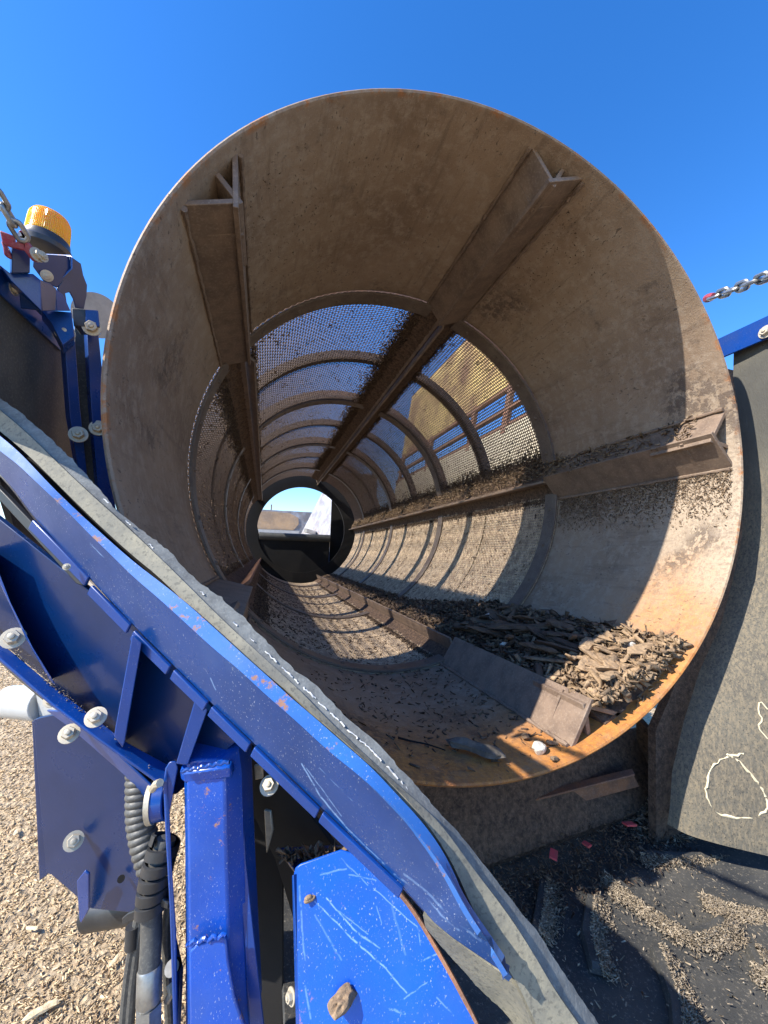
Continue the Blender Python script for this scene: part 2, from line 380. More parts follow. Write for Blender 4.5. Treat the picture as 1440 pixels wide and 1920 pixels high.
def belt_mat():
    mt, t, b = mat('dusty_conveyor_rubber'); v = coords(t)
    c = mix(t, ramp(t, noise(t, v, 6, 6, .65), .35, .7), (.032, .034, .035), (.07, .068, .062))
    c = mix(t, mul(t, ramp(t, noise(t, v, 130, 4, .75), .55, .68), .55), c, (.30, .26, .2))
    t.links.new(c, b.inputs['Base Color']); b.inputs['Roughness'].default_value = .75
    bump(t, b, noise(t, v, 110, 6, .75), .6, .004); return mt
BELT = belt_mat()
def skirt_face():
    mt, t, b = mat('olive_dusty_rubber'); v = coords(t)
    c = mix(t, ramp(t, noise(t, v, 14, 6, .7), .3, .7), (.30, .275, .20), (.17, .165, .135))
    c = mix(t, mul(t, ramp(t, noise(t, v, 160, 3), .52, .66), .5), c, (.07, .07, .06))
    t.links.new(c, b.inputs['Base Color']); b.inputs['Roughness'].default_value = .8
    bump(t, b, noise(t, v, 140, 5), .4, .002); return mt
SKIRT = skirt_face()
def ground_mat():
    mt, t, b = mat('wood_chip_ground'); v = coords(t)
    f = noise(t, mapped(t, v, (1, 1, 1), (0, 0, .6)), 28, 7, .75, .6); g = voro(t, mapped(t, v, (1, .45, 1), (0, 0, .7)), 34)
    c = mix(t, ramp(t, f, .35, .68), (.36, .26, .155), (.66, .51, .32))
    c = mix(t, ramp(t, g, .25, .75, 0, .6), c, (.70, .55, .34))
    c = mix(t, ramp(t, noise(t, v, 1.3, 5), .4, .75, 0, .5), c, (.32, .22, .13))
    t.links.new(c, b.inputs['Base Color']); b.inputs['Roughness'].default_value = .95
    bump(t, b, mul(t, f, g, 'ADD'), .9, .03); return mt
GROUND = ground_mat()
def amber():
    mt, t, b = mat('amber_beacon_plastic')
    b.inputs['Base Color'].default_value = (1, .42, .008, 1); b.inputs['Roughness'].default_value = .18
    b.inputs['Transmission Weight'].default_value = .15; b.inputs['Subsurface Weight'].default_value = .9
    b.inputs['Subsurface Radius'].default_value = (.04, .02, .005); b.inputs['Subsurface Scale'].default_value = .5
    return mt
AMBER = amber()
def flat(name, c, r=.6):
    mt, t, b = mat(name); b.inputs['Base Color'].default_value = (*c, 1); b.inputs['Roughness'].default_value = r; return mt
PAINTRED = simple('faded_red_flake', (.50, .05, .07), (.36, .07, .07), 30, .6, .2)

# ------------------------------------------------------------------ ground
mb = MB(); ext = 3000
mb.add([(-ext, -ext, -2.4), (ext, -ext, -2.4), (ext, ext, -2.4), (-ext, ext, -2.4)], [(0, 1, 2, 3)])
structure(mb.obj('ground', GROUND, smooth=False))

def chips_mesh(name, pos, size, mt, parent=None, normals=None, tone=(0, 1), flatness=.25, seed=0, tonearr=None, flatness_tilt=.5):
    """many small splintered chips in one mesh: pos Nx3, size N"""
    rg = np.random.RandomState(seed); N = len(pos)
    base = np.array([[-1, -.5, -.5], [-1, .5, -.5], [-1, .5, .5], [-1, -.5, .5], [1, -.5, -.5], [1, .5, -.5], [1, .5, .5], [1, -.5, .5]]) * .5
    v = np.repeat(base[None], N, 0)
    sc = np.stack([size * rg.uniform(.7, 1.6, N), size * rg.uniform(.25, .6, N), size * rg.uniform(.12, flatness + .15, N)], 1)
    v = v * sc[:, None, :]; v += rg.normal(0, .11, v.shape) * size[:, None, None]
    v[:, :4, 1:] *= rg.uniform(.3, 1.1, (N, 1, 1))
    a = rg.uniform(0, 2 * np.pi, N); ca, sa = np.cos(a), np.sin(a)
    x = v[..., 0] * ca[:, None] - v[..., 1] * sa[:, None]; y = v[..., 0] * sa[:, None] + v[..., 1] * ca[:, None]; v = np.stack([x, y, v[..., 2]], -1)
    if normals is None: normals = np.repeat(np.array([[0, 0, 1.]]), N, 0)
    nn = normals + rg.normal(0, flatness_tilt, (N, 3)); nn /= np.linalg.norm(nn, axis=1)[:, None]
    h = np.where(np.abs(nn[:, 2:3]) < .9, np.array([[0, 0, 1.]]), np.array([[1., 0, 0]]))
    t1 = np.cross(h, nn); t1 /= np.linalg.norm(t1, axis=1)[:, None]; t2 = np.cross(nn, t1)
    v = v[..., 0:1] * t1[:, None] + v[..., 1:2] * t2[:, None] + v[..., 2:3] * nn[:, None] + np.asarray(pos)[:, None]
    fb = np.array([[0, 1, 2, 3], [7, 6, 5, 4], [0, 4, 5, 1], [1, 5, 6, 2], [2, 6, 7, 3], [3, 7, 4, 0]])
    f = (fb[None] + (np.arange(N) * 8)[:, None, None]).reshape(-1, 4)
    me = bpy.data.meshes.new(name); V = v.reshape(-1, 3)
    me.vertices.add(len(V)); me.vertices.foreach_set('co', V.astype(np.float32).ravel())
    me.loops.add(f.size); me.loops.foreach_set('vertex_index', f.astype(np.int32).ravel())
    me.polygons.add(len(f)); me.polygons.foreach_set('loop_start', np.arange(0, f.size, 4, dtype=np.int32))
    me.update(calc_edges=True)
    tn = tonearr if tonearr is not None else rg.uniform(tone[0], tone[1], N)
    at = me.attributes.new('tone', 'FLOAT', 'POINT'); at.data.foreach_set('value', np.repeat(tn, 8).astype(np.float32))
    me.materials.append(mt); o = bpy.data.objects.new(name, me); COL.objects.link(o)
    if parent: o.parent = parent
    return o
# ground chips in the strip of yard the picture looks down on
rg = np.random.RandomState(3); N = 64000
gy = rg.uniform(0, 1, N) ** 1.6 * 8.5 + .6; gx = -.1 - rg.uniform(0, 1, N) * (1.2 + gy * .62)
gp = np.stack([gx, gy, np.full(N, -2.395)], 1)
sz = rg.uniform(.005, .019, N) * (1 + .12 * gy)

gc = chips_mesh('ground_chips', gp, sz, STRAW, tone=(.0, 1.0), seed=4, flatness_tilt=.35); stuff(gc)

# ------------------------------------------------------------------ the drum
L = .92; RI = .985; PITCH = .77; YEND = 6.5
BEAMS = [147, 75, 3, -69, -141]; FL = [L, L + 2 * PITCH, L + 4 * PITCH, L + 6 * PITCH]; RIBS = [L + PITCH, L + 3 * PITCH, L + 5 * PITCH]
drum = thing('trommel_drum', 'huge open rusty brown screening drum with woven wire panels, seen from its mouth', 'screening drum')
mb = MB()          # mouth shell: inner skin, outer skin and a rounded lip
seg = 160
prof = [(RI, L), (RI, .012), (RI + .003, .003), (RI + .008, .0), (RI + .013, .003), (RI + .016, .012), (RI + .016, L)]
mb.lathe(prof + [prof[0]], (0, 0, 0), (0, 1, 0), seg)
# lathe may cap; remove big caps
mb.f = [f for f in mb.f if len(f) <= 4]
shell = mb.obj('mouth_shell', STEEL, drum)
def arcbox(mb, th0, th1, r0, r1, y0, y1, n):
    o = len(mb.v)
    for i in range(n + 1):
        th = th0 + (th1 - th0) * i / n
        for (r, y) in ((r0, y0), (r1, y0), (r1, y1), (r0, y1)): mb.v.append(tuple(cyl_pt(th, y, r)))
    for i in range(n):
        for k in range(4):
            a = o + i * 4 + k; b = o + i * 4 + (k + 1) % 4; mb.f.append((a, b, b + 4, a + 4))
    if abs(th1 - th0) < 359.9:
        mb.f.append((o, o + 1, o + 2, o + 3)); e = o + n * 4; mb.f.append((e + 3, e + 2, e + 1, e))
# inner rim weld bead
mb = MB()
for i in range(260):
    pass
rim = [cyl_pt(a * 360 / 200, .028 + random.uniform(-.002, .002), RI - .001 + random.uniform(-.002, .001)) for a in range(200)]

# bolts
def bolt_mesh(r, h=None, axis=Vector((0, 0, 1)), washer=True):
    mb = MB(); h = h or r * .7
    if washer: mb.lathe([(r * 1.0, 0), (r * 1.0, r * .14), (r * .62, r * .16)], (0, 0, 0), axis, 20)
    b = r * .66
    mb.lathe([(b, r * .1), (b, h * .85), (b * .9, h)], (0, 0, 0), axis, 6)
    mb.lathe([(b * .45, h), (b * .42, h * 1.25), (b * .3, h * 1.3)], (0, 0, 0), axis, 10)
    return mb
_bm = {}
def bolt(pos, normal, r, parent, mt=None, name='bolt', spin=None):
    key = (name, (mt or ZINC).name, 'w')
    if key not in _bm:
        o = bolt_mesh(1.0).obj(name, mt or ZINC, None, smooth=True); _bm[key] = o.data; bpy.data.objects.remove(o)
    o = bpy.data.objects.new(name, _bm[key]); COL.objects.link(o)
    q = Vector(normal).to_track_quat('Z', 'Y') @ Matrix.Rotation(spin if spin is not None else random.uniform(0, 6), 4, 'Z').to_quaternion()
    o.matrix_world = Matrix.LocRotScale(pos, q, Vector((r, r, r)))
    o.parent = parent; return o
_riv = MB(); _riv.lathe([(1.25, 0), (1.2, .18), (.95, .3), (.85, .6), (.5, .85), (.05, .95)], (0, 0, 0), (0, 0, 1), 12)
_rv = _riv.obj('ring_bolt', RING); RIVM = _rv.data; bpy.data.objects.remove(_rv)
# flange bands with bolts
for fi, fy in enumerate(FL):
    for bi in range(5):
        c0 = BEAMS[bi] - 36
        mb = MB(); arcbox(mb, c0 - 31.5, c0 + 31.5, RI - .018, RI - .006, fy, fy + .095, 40)
        band = mb.obj('flange_band', RING, drum, bevel=.002)
        for k in range(5):
            th = c0 - 26 + 13 * k
            if fi < 3:
                o = bpy.data.objects.new('ring_bolt', RIVM); COL.objects.link(o)
                p = cyl_pt(th, fy + .048, RI - .018); nrm = -Vector((p.x, 0, p.z)).normalized()
                o.matrix_world = Matrix.LocRotScale(p, nrm.to_track_quat('Z', 'Y'), Vector((.0095,) * 3)); o.parent = band
    mb = MB(); arcbox(mb, 0, 360, RI + .016, RI + .09, fy + .03, fy + .045, 120); mb.obj('outer_flange', RUST, drum)
for ry in RIBS:
    mb = MB(); arcbox(mb, 0, 360, RI + .012, RI + .06, ry - .01, ry + .075, 120); mb.obj('support_hoop', RIBM, drum)
for fy in FL[1:]:
    mb = MB(); arcbox(mb, 0, 360, RI + .012, RI + .03, fy - .01, fy + .1, 120); mb.obj('support_hoop', RIBM, drum)
# woven wire panels: one mesh, many objects
def woven(name, half=31.6, p=.0178, w=.0028, mt=None, y0=.0, y1=PITCH, amp=.0026, bars=False):
    nt_ = int(2 * math.radians(half) * RI / p); ny = int((y1 - y0) / p)
    V = []; F = []; off = 0
    def wire(c, t1, t2, closed=False):
        nonlocal off
        n = len(c)
        r = np.stack([c + w * t1, c + w * t2, c - w * t1, c - w * t2], 1).reshape(-1, 3)
        i = np.arange(n - 1)[:, None] * 4; k = np.arange(4)[None]
        q = np.stack([i + k, i + (k + 1) % 4, i + 4 + (k + 1) % 4, i + 4 + k], -1).reshape(-1, 4) + off
        V.append(r); F.append(q); off += n * 4
    th = np.radians(np.linspace(-half, half, nt_)); ys = np.linspace(y0, y1, ny)
    for j in range(nt_):
        rr = RI + amp * np.where((np.arange(ny) + j) % 2, 1, -1); e = np.array([math.cos(th[j]), 0, math.sin(th[j])]); g = np.array([-e[2], 0, e[0]])
        c = np.stack([rr * e[0], ys, rr * e[2]], 1); wire(c, np.repeat(e[None], ny, 0), np.repeat(g[None], ny, 0))
    for i_ in range(ny):
        if bars and i_ % 6: continue
        rr = RI - amp * np.where((np.arange(nt_) + i_) % 2, 1, -1); e = np.stack([np.cos(th), 0 * th, np.sin(th)], 1)
        c = e * rr[:, None]; c[:, 1] = ys[i_]; wire(c, e, np.repeat(np.array([[0, 1., 0]]), nt_, 0))
    V = np.concatenate(V); F = np.concatenate(F)
    me = bpy.data.meshes.new(name); me.vertices.add(len(V)); me.vertices.foreach_set('co', V.astype(np.float32).ravel())
    me.loops.add(F.size); me.loops.foreach_set('vertex_index', F.astype(np.int32).ravel())
    me.polygons.add(len(F)); me.polygons.foreach_set('loop_start', np.arange(0, F.size, 4, dtype=np.int32)); me.update(calc_edges=True)
    me.materials.append(mt or MESH); return me
MESHD = simple('sunlit_mud_packed_wire', (.60, .46, .31), (.30, .22, .15), 25, .8, .4, 150, 0, .4, (.2, .14, .1), 60)  # packed-mud wire, colour brightened to stand in for sunlight on the lower bays
WOVD = woven('screen_panel', w=.0056, mt=MESHD)
WOV = woven('screen_panel', w=.0026); WOVM = woven('screen_panel', w=.0036); BARS = woven('bar_screen_panel', p=.034, w=.007, bars=True)
def clogs(seed, dense, half=30, amt=.10):
    rg = np.random.RandomState(seed); N = 4200
    th = rg.uniform(-half, half, N); y = rg.uniform(.0, PITCH, N)
    ph = rg.uniform(0, 6, 6)
    fld = np.sin(th * .35 + ph[0]) * np.sin(y * 17 + ph[1]) + .7 * np.sin(th * .9 + y * 31 + ph[2]) + .5 * np.sin(th * 2.1 - y * 53 + ph[3])
    keep = rg.uniform(0, 1, N) < np.clip(amt + .16 * fld, 0.02, .6)
    pos = [np.stack([th[keep], y[keep]], 1)]
    N2 = int(5200 * dense)
    w = 4.5 + 2.0 * rg.uniform(0, 1, N2) * (1 + .6 * np.sin(np.linspace(0, 9, N2)))
    t2 = -half + np.abs(rg.normal(0, .42, N2)) * w * 1.15; pos.append(np.stack([t2, rg.uniform(0, PITCH, N2)], 1))
    N3 = int(700 * dense); pos.append(np.stack([half - np.abs(rg.normal(0, .6, N3)) * 1.6, rg.uniform(0, PITCH, N3)], 1))
    q = np.concatenate(pos); t = np.radians(q[:, 0]); r = RI - .004 - rg.uniform(0, .008, len(q))
    P3 = np.stack([r * np.cos(t), q[:, 1], r * np.sin(t)], 1); nn = -np.stack([np.cos(t), 0 * t, np.sin(t)], 1)
    o = chips_mesh('clogged_bark', P3, rg.uniform(.007, .017, len(q)), BARK, normals=nn, tone=(-.1, .4), seed=seed, flatness_tilt=.3)
    me = o.data; bpy.data.objects.remove(o); return me
CLG = [clogs(11, 1.0, amt=.04), clogs(12, .9, amt=.04), clogs(13, 1.1, amt=.05)]
LOWCLG = [clogs(21, 1.0, amt=.22)]
for bi in range(5):
    c0 = BEAMS[bi] - 36
    for k in range(7):
        M = Matrix.Rotation(-math.radians(c0), 4, 'Y') @ Matrix.Translation((0, L + .01 + k * PITCH, 0))
        o = bpy.data.objects.new('screen_panel', {0: WOV, 4: WOVD, 1: WOVM, 2: WOVD, 3: WOVD}[bi] if c0 not in (-177, 183) else WOV if k < 6 else BARS); COL.objects.link(o); o.parent = drum; o.matrix_local = M
        if k < 6:
            cl = bpy.data.objects.new('clogged_bark', (CLG[(bi + k) % 3] if c0 > -50 or c0 < -150 else LOWCLG[0])); COL.objects.link(cl); cl.parent = o
            stuff(cl)
# lengthwise lifter beams
def leg(mb, a, b, th, y0, y1):      # plate from point a to b (x,z) with thickness th
    a = Vector((a[0], 0, a[1])); b = Vector((b[0], 0, b[1])); n = Vector((-(b - a).z, 0, (b - a).x)).normalized() * th
    p = [a, b, b + n, a + n]
    mb.hexa([q + Vector((0, y0, 0)) for q in p] + [q + Vector((0, y1, 0)) for q in p])
def cz(th, r): t = math.radians(th); return (r * math.cos(t), r * math.sin(t))
for i, bt in enumerate(BEAMS):
    y0 = .05 if i != 2 else .035
    ridge = cz(bt, .898); fa = cz(bt + 6.3, RI + .002); fb = cz(bt - 6.3, RI + .002)
    mb = MB(); leg(mb, fa, ridge, .014, y0, L + .02); mb.obj('beam_plate', STEEL2, drum, bevel=.002)
    lip = Vector((ridge[0] - fb[0], 0, ridge[1] - fb[1])).normalized() * .018
    mb = MB(); leg(mb, (ridge[0] + lip.x, ridge[1] + lip.z), fb, .014, y0 - .006, L + .02); mb.obj('beam_plate', STEEL2, drum, bevel=.002)
    mb = MB(); foot = cz(bt - 1.2, RI + .002); leg(mb, foot, ridge, .015, y0 + .004, y0 + .24); mb.obj('end_strut', STEEL2, drum, bevel=.002)
    mb = MB(); mb.add([cyl_pt(bt + 6, y0 + .10, RI), cyl_pt(bt, y0 + .10, .889), cyl_pt(bt - 6, y0 + .10, RI), cyl_pt(bt + 6, y0 + .112, RI), cyl_pt(bt, y0 + .112, .889), cyl_pt(bt - 6, y0 + .112, RI)],
                      [(0, 1, 2), (5, 4, 3), (0, 3, 4, 1), (1, 4, 5, 2), (2, 5, 3, 0)]); mb.obj('end_gusset', STEEL2, drum)
    # beam through the screens: narrower T
    mb = MB(); leg(mb, cz(bt - .4, RI), cz(bt - .4, .885), .012, L + .02, YEND); leg(mb, cz(bt + 2.6, RI), cz(bt + .3, .93), .01, L + .02, YEND)
    mb.obj('screen_rail', STEEL2 if i != 4 else RUST, drum)
    for sgn in (1, -1):                     # rough weld seams at the feet
        pts = [cyl_pt(bt + sgn * 6.6, y0 + (L - y0) * k / 60, RI - .003 + random.uniform(-.003, .002)) for k in range(61)]
        mb = MB(); mb.tube(pts, [random.uniform(.004, .009) for _ in pts], 6); mb.obj('weld_seam', STEEL2, drum)
# caked mulch on beams: bumpy wedge
def cake(name, th0, th1, r0f, r1f, y0, y1, nth, ny, rough, seed, mt=MULCH, parent=None, ragged=.6):
    """skin between th0..th1; radius goes r0f->r1f, bumpy; closed against the shell"""
    rd = random.Random(seed); mb = MB(); top = []; n = nth * ny
    for j in range(ny):
        y = y0 + (y1 - y0) * j / (ny - 1); e = rd.uniform(-ragged, ragged)
        for i in range(nth):
            w = i / (nth - 1); th = th0 + (th1 + e * (1 if th1 > th0 else -1) * 1.5 - th0) * w
            r = r0f + (r1f - r0f) * (w ** .8) - (rd.uniform(-rough, rough) if 0 < i < nth - 1 else 0)
            mb.v.append(tuple(cyl_pt(th, y + (rd.uniform(-.3, .3) * (y1 - y0) / ny if 0 < j < ny - 1 else 0), r)))
    for j in range(ny - 1):
        for i in range(nth - 1):
            a = j * nth + i; mb.f.append((a, a + 1, a + nth + 1, a + nth))
    # underside
    o = len(mb.v)
    for j in range(ny):
        y = y0 + (y1 - y0) * j / (ny - 1)
        for i in range(nth): mb.v.append(tuple(cyl_pt(th0 + (th1 - th0) * i / (nth - 1), y, RI + .004)))
    for j in range(ny - 1):
        for i in range(nth - 1):
            a = o + j * nth + i; mb.f.append((a, a + nth, a + nth + 1, a + 1))
    for j in range(ny - 1):
        for i in (0, nth - 1):
            a = j * nth + i; mb.f.append((a, a + nth, o + a + nth, o + a))
    for i in range(nth - 1):
        for j in (0, ny - 1):
            a = j * nth + i; mb.f.append((a, a + 1, o + a + 1, o + a))
    return mb.obj(name, mt, parent)
for i, bt in enumerate(BEAMS):
    stuff(cake('caked_mulch', bt + .6, bt + 8.5, .945, RI - .002, L + .03, YEND - .1, 7, 260, .006, 30 + i, parent=drum))
    stuff(cake('caked_mulch', bt - 1.0, bt - 6.2, .955, RI - .002, L + .03, YEND - .1, 5, 200, .005, 40 + i, parent=drum))
# far end: dark ring plate and drive track
mb = MB(); arcbox(mb, 0, 360, .80, RI + .1, YEND - .02, YEND + .03, 120); mb.obj('end_ring', BLACKIN, drum)
mb = MB(); arcbox(mb, 0, 360, RI + .02, RI + .08, .50, .60, 120); mb.obj('drive_track', RUST, drum)

# fixed feed end behind the drum
fc = thing('feed_chute', 'black boxy feed conveyor head filling the lower half of the far drum opening', 'chute')
mb = MB(); mb.box((-.12, 6.75, -.62), (1.30, .5, .98)); mb.obj('chute_body', BLACKIN, fc, bevel=.02)
mb = MB(); mb.tube([(-.76, 6.52, -.15), (.53, 6.52, -.15)], .07, 14); mb.obj('head_roller', RUB, fc)
mb = MB(); mb.box((1.03, 6.72, 0), (.92, .03, 2.4)); mb.obj('side_shield', BLACKIN, fc)
mb = MB(); prism(mb, [Vector((-1.6, 6.72, 1.0)), Vector((-1.0, 6.72, 1.0)), Vector((-.96, 6.72, .45)), Vector((-.82, 6.72, .1)), Vector((-.74, 6.72, -.2)), Vector((-.7, 6.72, -1.2)), Vector((-1.6, 6.72, -1.2))], .03); mb.obj('side_shield', BLACKIN, fc)
mb = MB(); mb.box((0, 6.72, -1.15), (2.2, .03, .3)); mb.obj('lower_shield', BLACKIN, fc)
hp = thing('feed_hopper', 'pale steel feed hopper with worn tan back plate seen through the far drum opening', 'hopper')
mb = MB(); mb.box((-.6, 9.2, -.05), (3.6, .05, 1.3)); mb.obj('back_plate', HOPGREY, hp)
mb = MB(); prism(mb, [Vector((x, 9.16, z)) for x, z in ((-1.45, .22), (-1.36, .44), (-1.2, .53), (-.6, .56), (-.1, .54), (.12, .44), (.14, .28), (.02, .12), (-1.25, .10))], .02); mb.obj('worn_patch', HOPSAND, hp)
mb = MB(); prism(mb, [Vector((.12, 9.0, .0)), Vector((.72, 9.0, 1.05)), Vector((1.25, 7.0, 1.15)), Vector((.85, 7.0, -.1))], .04); mb.obj('side_plate', HOPGREY, hp)
mb = MB(); mb.hexa([Vector(a) for a in ((-2.0, 7.05, -.3), (.8, 7.05, -.3), (.8, 9.1, -.25), (-2.0, 9.1, -.25), (-2.0, 7.05, -.10), (.8, 7.05, -.08), (.8, 9.1, .04), (-2.0, 9.1, .02))]); mb.obj('feed_belt', simple('dusty_feed_belt', (.36, .30, .22), (.14, .115, .09), 5, .85, .4, 40), hp)
mb = MB(); mb.box((-.9, 9.08, .06), (2.1, .08, .08)); mb.obj('liner_strip', GREYP, hp)
mb = MB(); mb.box((.42, 8.1, .02), (.06, 2.0, .08), Matrix.Rotation(-.30, 3, 'Z')); mb.obj('liner_strip', GREYP, hp)
mb = MB(); mb.box((-.55, 9.2, .66), (.03, .04, .16)); mb.obj('rim_stud', RUST, hp)
mb = MB()
for x in (-2.2, .9):
    for y in (7.2, 9.1): mb.box((x, y, -1.4), (.12, .12, 2.0))
mb.obj('hopper_leg', BLUE_DK, hp)

# ------------------------------------------------------------------ machine around the drum
fr = thing('machine_chassis', 'dark blue steel chassis with sloping chute plates under the drum', 'chassis')
for s in (-1, 1):
    xo = 1.32 if s > 0 else 1.04
    mb = MB(); prism(mb, [Vector((s * xo, .7, -.75)), Vector((s * xo, 6.4, -.75)), Vector((s * .45, 6.4, -1.85)), Vector((s * .45, .7, -1.85))], .01); mb.obj('chute_plate', BLUE_DK, fr)
    mb = MB(); mb.box((s * (xo + .06), 3.75, -1.0), (.09, 5.7, .28)); mb.obj('chassis_rail', BLUE, fr, bevel=.004)
mb = MB(); mb.box((0, 3.4, -1.9), (1.0, 6.2, .06)); mb.obj('under_belt', RUB, fr)
mb = MB(); mb.box((1.42, 3.5, -.5), (.02, 6.0, 1.2)); mb.obj('side_cover', BLUE_DK, fr)
for y in (3.2, 5.8):
    for s in (-1, 1):
        mb = MB(); mb.box((s * .9, y, -1.9), (.14, .14, 1.0)); mb.obj('chassis_leg', BLUE, fr)

# right of the drum: the raised side guard seen through the mesh
sg = thing('raised_side_guard', 'tan dusty rubber guard on a rusty blue frame seen through the right hand mesh', 'guard')
def quadbox(name, x0, z0, x1, z1, y0, y1, mt, th=.02):
    mb = MB(); leg(mb, (x0, z0), (x1, z1), th, y0, y1); return mb.obj(name, mt, sg)
GTAN = simple('tan_dusty_sheet', (.56, .47, .31), (.44, .36, .24), 5, .8, .3, 60)
GBROWN = simple('brown_gold_sheet', (.62, .44, .16), (.20, .10, .05), 2.4, .7, .3, 60)
quadbox('lower_sheet', 1.72, .12, 1.82, 1.0, 1.45, 6.4, GTAN)
quadbox('upper_sheet', 1.92, 1.5, 2.12, 2.85, 1.45, 6.4, GBROWN)
for z, x in ((1.02, 1.83), (1.24, 1.87), (1.49, 1.91)):
    mb = MB(); mb.box((x, 3.95, z), (.05, 5.0, .05)); mb.obj('guard_rail', RUST, sg, bevel=.003)
for y in (1.5, 2.7, 3.5, 4.9, 6.3):
    mb = MB(); mb.box((1.87, y, 1.25), (.05, .09, .64), Matrix.Rotation(.18, 3, 'Y')); mb.obj('guard_post', RUST, sg, bevel=.003)
for y in (1.6, 5.8):
    mb = MB(); mb.box((1.70, y, -1.1), (.08, .08, 2.5)); mb.obj('guard_bracket', BLUE_DK, sg)

# ------------------------------------------------------------------ right hopper skirt
rs = thing('right_side_skirt', 'tall dusty rubber skirt under a blue top rail on the right of the drum mouth', 'rubber skirt')
prf = [(1.10, .50), (1.10, .2), (1.085, -.2), (1.06, -.5), (1.03, -.75), (.985, -.95), (.935, -1.15), (.90, -1.28), (.892, -1.345)]
prA = [(1.13, .50), (1.13, .2), (1.125, -.2), (1.05, -.45), (.90, -.70), (.765, -.9), (.72, -1.03), (.69, -1.15), (.68, -1.26)]
prB = [(1.10, .50), (1.10, .2), (1.085, -.2), (1.075, -.45), (1.05, -.70), (1.02, -.9), (.99, -1.03), (.965, -1.15), (.945, -1.27)]
def xsk(y, z):
    w = min(1, max(0, (y + .22) / .31)); w = w * w * (3 - 2 * w); r = []
    for pr in (prA, prB):
        for i in range(len(pr) - 1):
            if pr[i + 1][1] <= z <= pr[i][1] + 1e-6: r.append(pr[i][0] + (pr[i + 1][0] - pr[i][0]) * (pr[i][1] - z) / (pr[i][1] - pr[i + 1][1])); break
        else: r.append(pr[-1][0] if z < 0 else pr[0][0])
    return r[1] + (r[0] - r[1]) * w - .006 * math.sin(y * 9 + z * 4)
lines = []
for z in [.5 - .16 * k for k in range(11)] + [-1.2, -1.262]:
    lines.append([Vector((xsk(y, z), y, z)) for y in (-1.3, -.9, -.6, -.4, -.25, -.18, -.12, -.06, -.02, .02, .05, .085 + .006 * math.sin(z * 23) + (.0 if z > -1.0 else .008))])
sheet('rubber_sheet', lines, .010, RUBSIDE, rs, n=80, smooth_it=1)
mb = MB(); mb.box((1.09, -.40, .462), (.010, 1.9, .085)); mb.box((1.13, -.40, .500), (.08, 1.9, .008)); mb.obj('top_rail', BLUE, rs, bevel=.002)
for p in ((1437, 622),):
    bolt(PX(p[0], p[1], 1.083), Vector((-1, 0, .1)), .024, rs)
for y in (-.35, -.7): bolt(Vector((1.083, y, .46)), Vector((-1, 0, .1)), .024, rs)
mb = MB(); prism(mb, [Vector((x, .16, z)) for x, z in ((1.14, .42), (1.55, .42), (1.55, -1.38), (.70, -1.38), (.72, -1.0), (.79, -.9), (.93, -.68), (1.07, -.45), (1.14, -.2))], .03); mb.obj('gap_shade_backing', MULCH, rs)  # dark sheet added to close a bright gap where shade belongs
# dried white water mark loop on the skirt
mk = [(1395, 1415), (1360, 1418), (1335, 1435), (1324, 1470), (1325, 1500), (1345, 1525), (1385, 1535), (1430, 1530), (1440, 1510), (1435, 1490), (1418, 1465), (1400, 1442), (1380, 1420), (1362, 1415)]
def on_skirt(px, py):
    best = None; v = (P(px, py, 1) - CAMP)
    for k in range(400):
        q = CAMP + v * (.8 + k * .003)
        if -1.27 < q.z < .5 and q.y < .1 and q.x >= xsk(q.y, q.z): return q
    return CAMP + v * 1.5
mb = MB(); pts = [on_skirt(*a) for a in mk]; pts = smoothline(pts, 2)
rd = random.Random(5)
pts = [q + Vector((-.001, rd.uniform(-.003, .003), rd.uniform(-.004, .004))) for q in pts]
mb.tube(pts, [rd.uniform(.0006, .0042) for _ in pts], 5)
mk2 = [(1440, 1330), (1425, 1312), (1422, 1335), (1432, 1350), (1420, 1362), (1440, 1385)]
pts = smoothline([on_skirt(*a) + Vector((-.002, 0, 0)) for a in mk2], 1); mb.tube(pts, .0022, 5)
mb.obj('dried_mud_trace', flat('dry_pale_mud', (.62, .55, .38), .9), rs)

# ------------------------------------------------------------------ belt under the mouth
bt_ = thing('discharge_belt', 'black chevron conveyor belt dusted with fine mulch below the drum mouth', 'conveyor belt')
ZB = -1.38
bl = []
for x in (-.55, -.3, 0, .3, .6, .8, .95, 1.08):
    z = ZB + max(0, abs(x - .25) - .3) ** 2 * .32
    bl.append([Vector((x, y, z + .004 * math.sin(y * 8 + x * 5))) for y in (-1.4, -.9, -.5, -.2, 0, .2, .42)])
sheet('belt', bl, .012, BELT, bt_, n=60, smooth_it=1)
def cleat(pts, h=.02, w=.016):
    q = [PZ(a, b, ZB + .004) for a, b in pts]; q = resample(q, 26)
    mb = MB(); n = len(q)
    for i in range(n):
        t = (q[min(n - 1, i + 1)] - q[max(0, i - 1)]).normalized(); s = Vector((-t.y, t.x, 0))
        e = 1 if 0 < i < n - 1 else .6
        for (o_, z_) in ((-w, 0), (-w * .6, h * e), (w * .6, h * e), (w, 0)):
            mb.v.append(tuple(q[i] + s * o_ + Vector((0, 0, z_ + .003))))
    for i in range(n - 1):
        for k in range(4):
            a = i * 4 + k; b = i * 4 + (k + 1) % 4; mb.f.append((a, b, b + 4, a + 4))
    mb.f.append((0, 1, 2, 3)); mb.f.append((n * 4 - 1, n * 4 - 2, n * 4 - 3, n * 4 - 4))
    mb.obj('cleat', BELT, bt_)
    return q
heaps = []
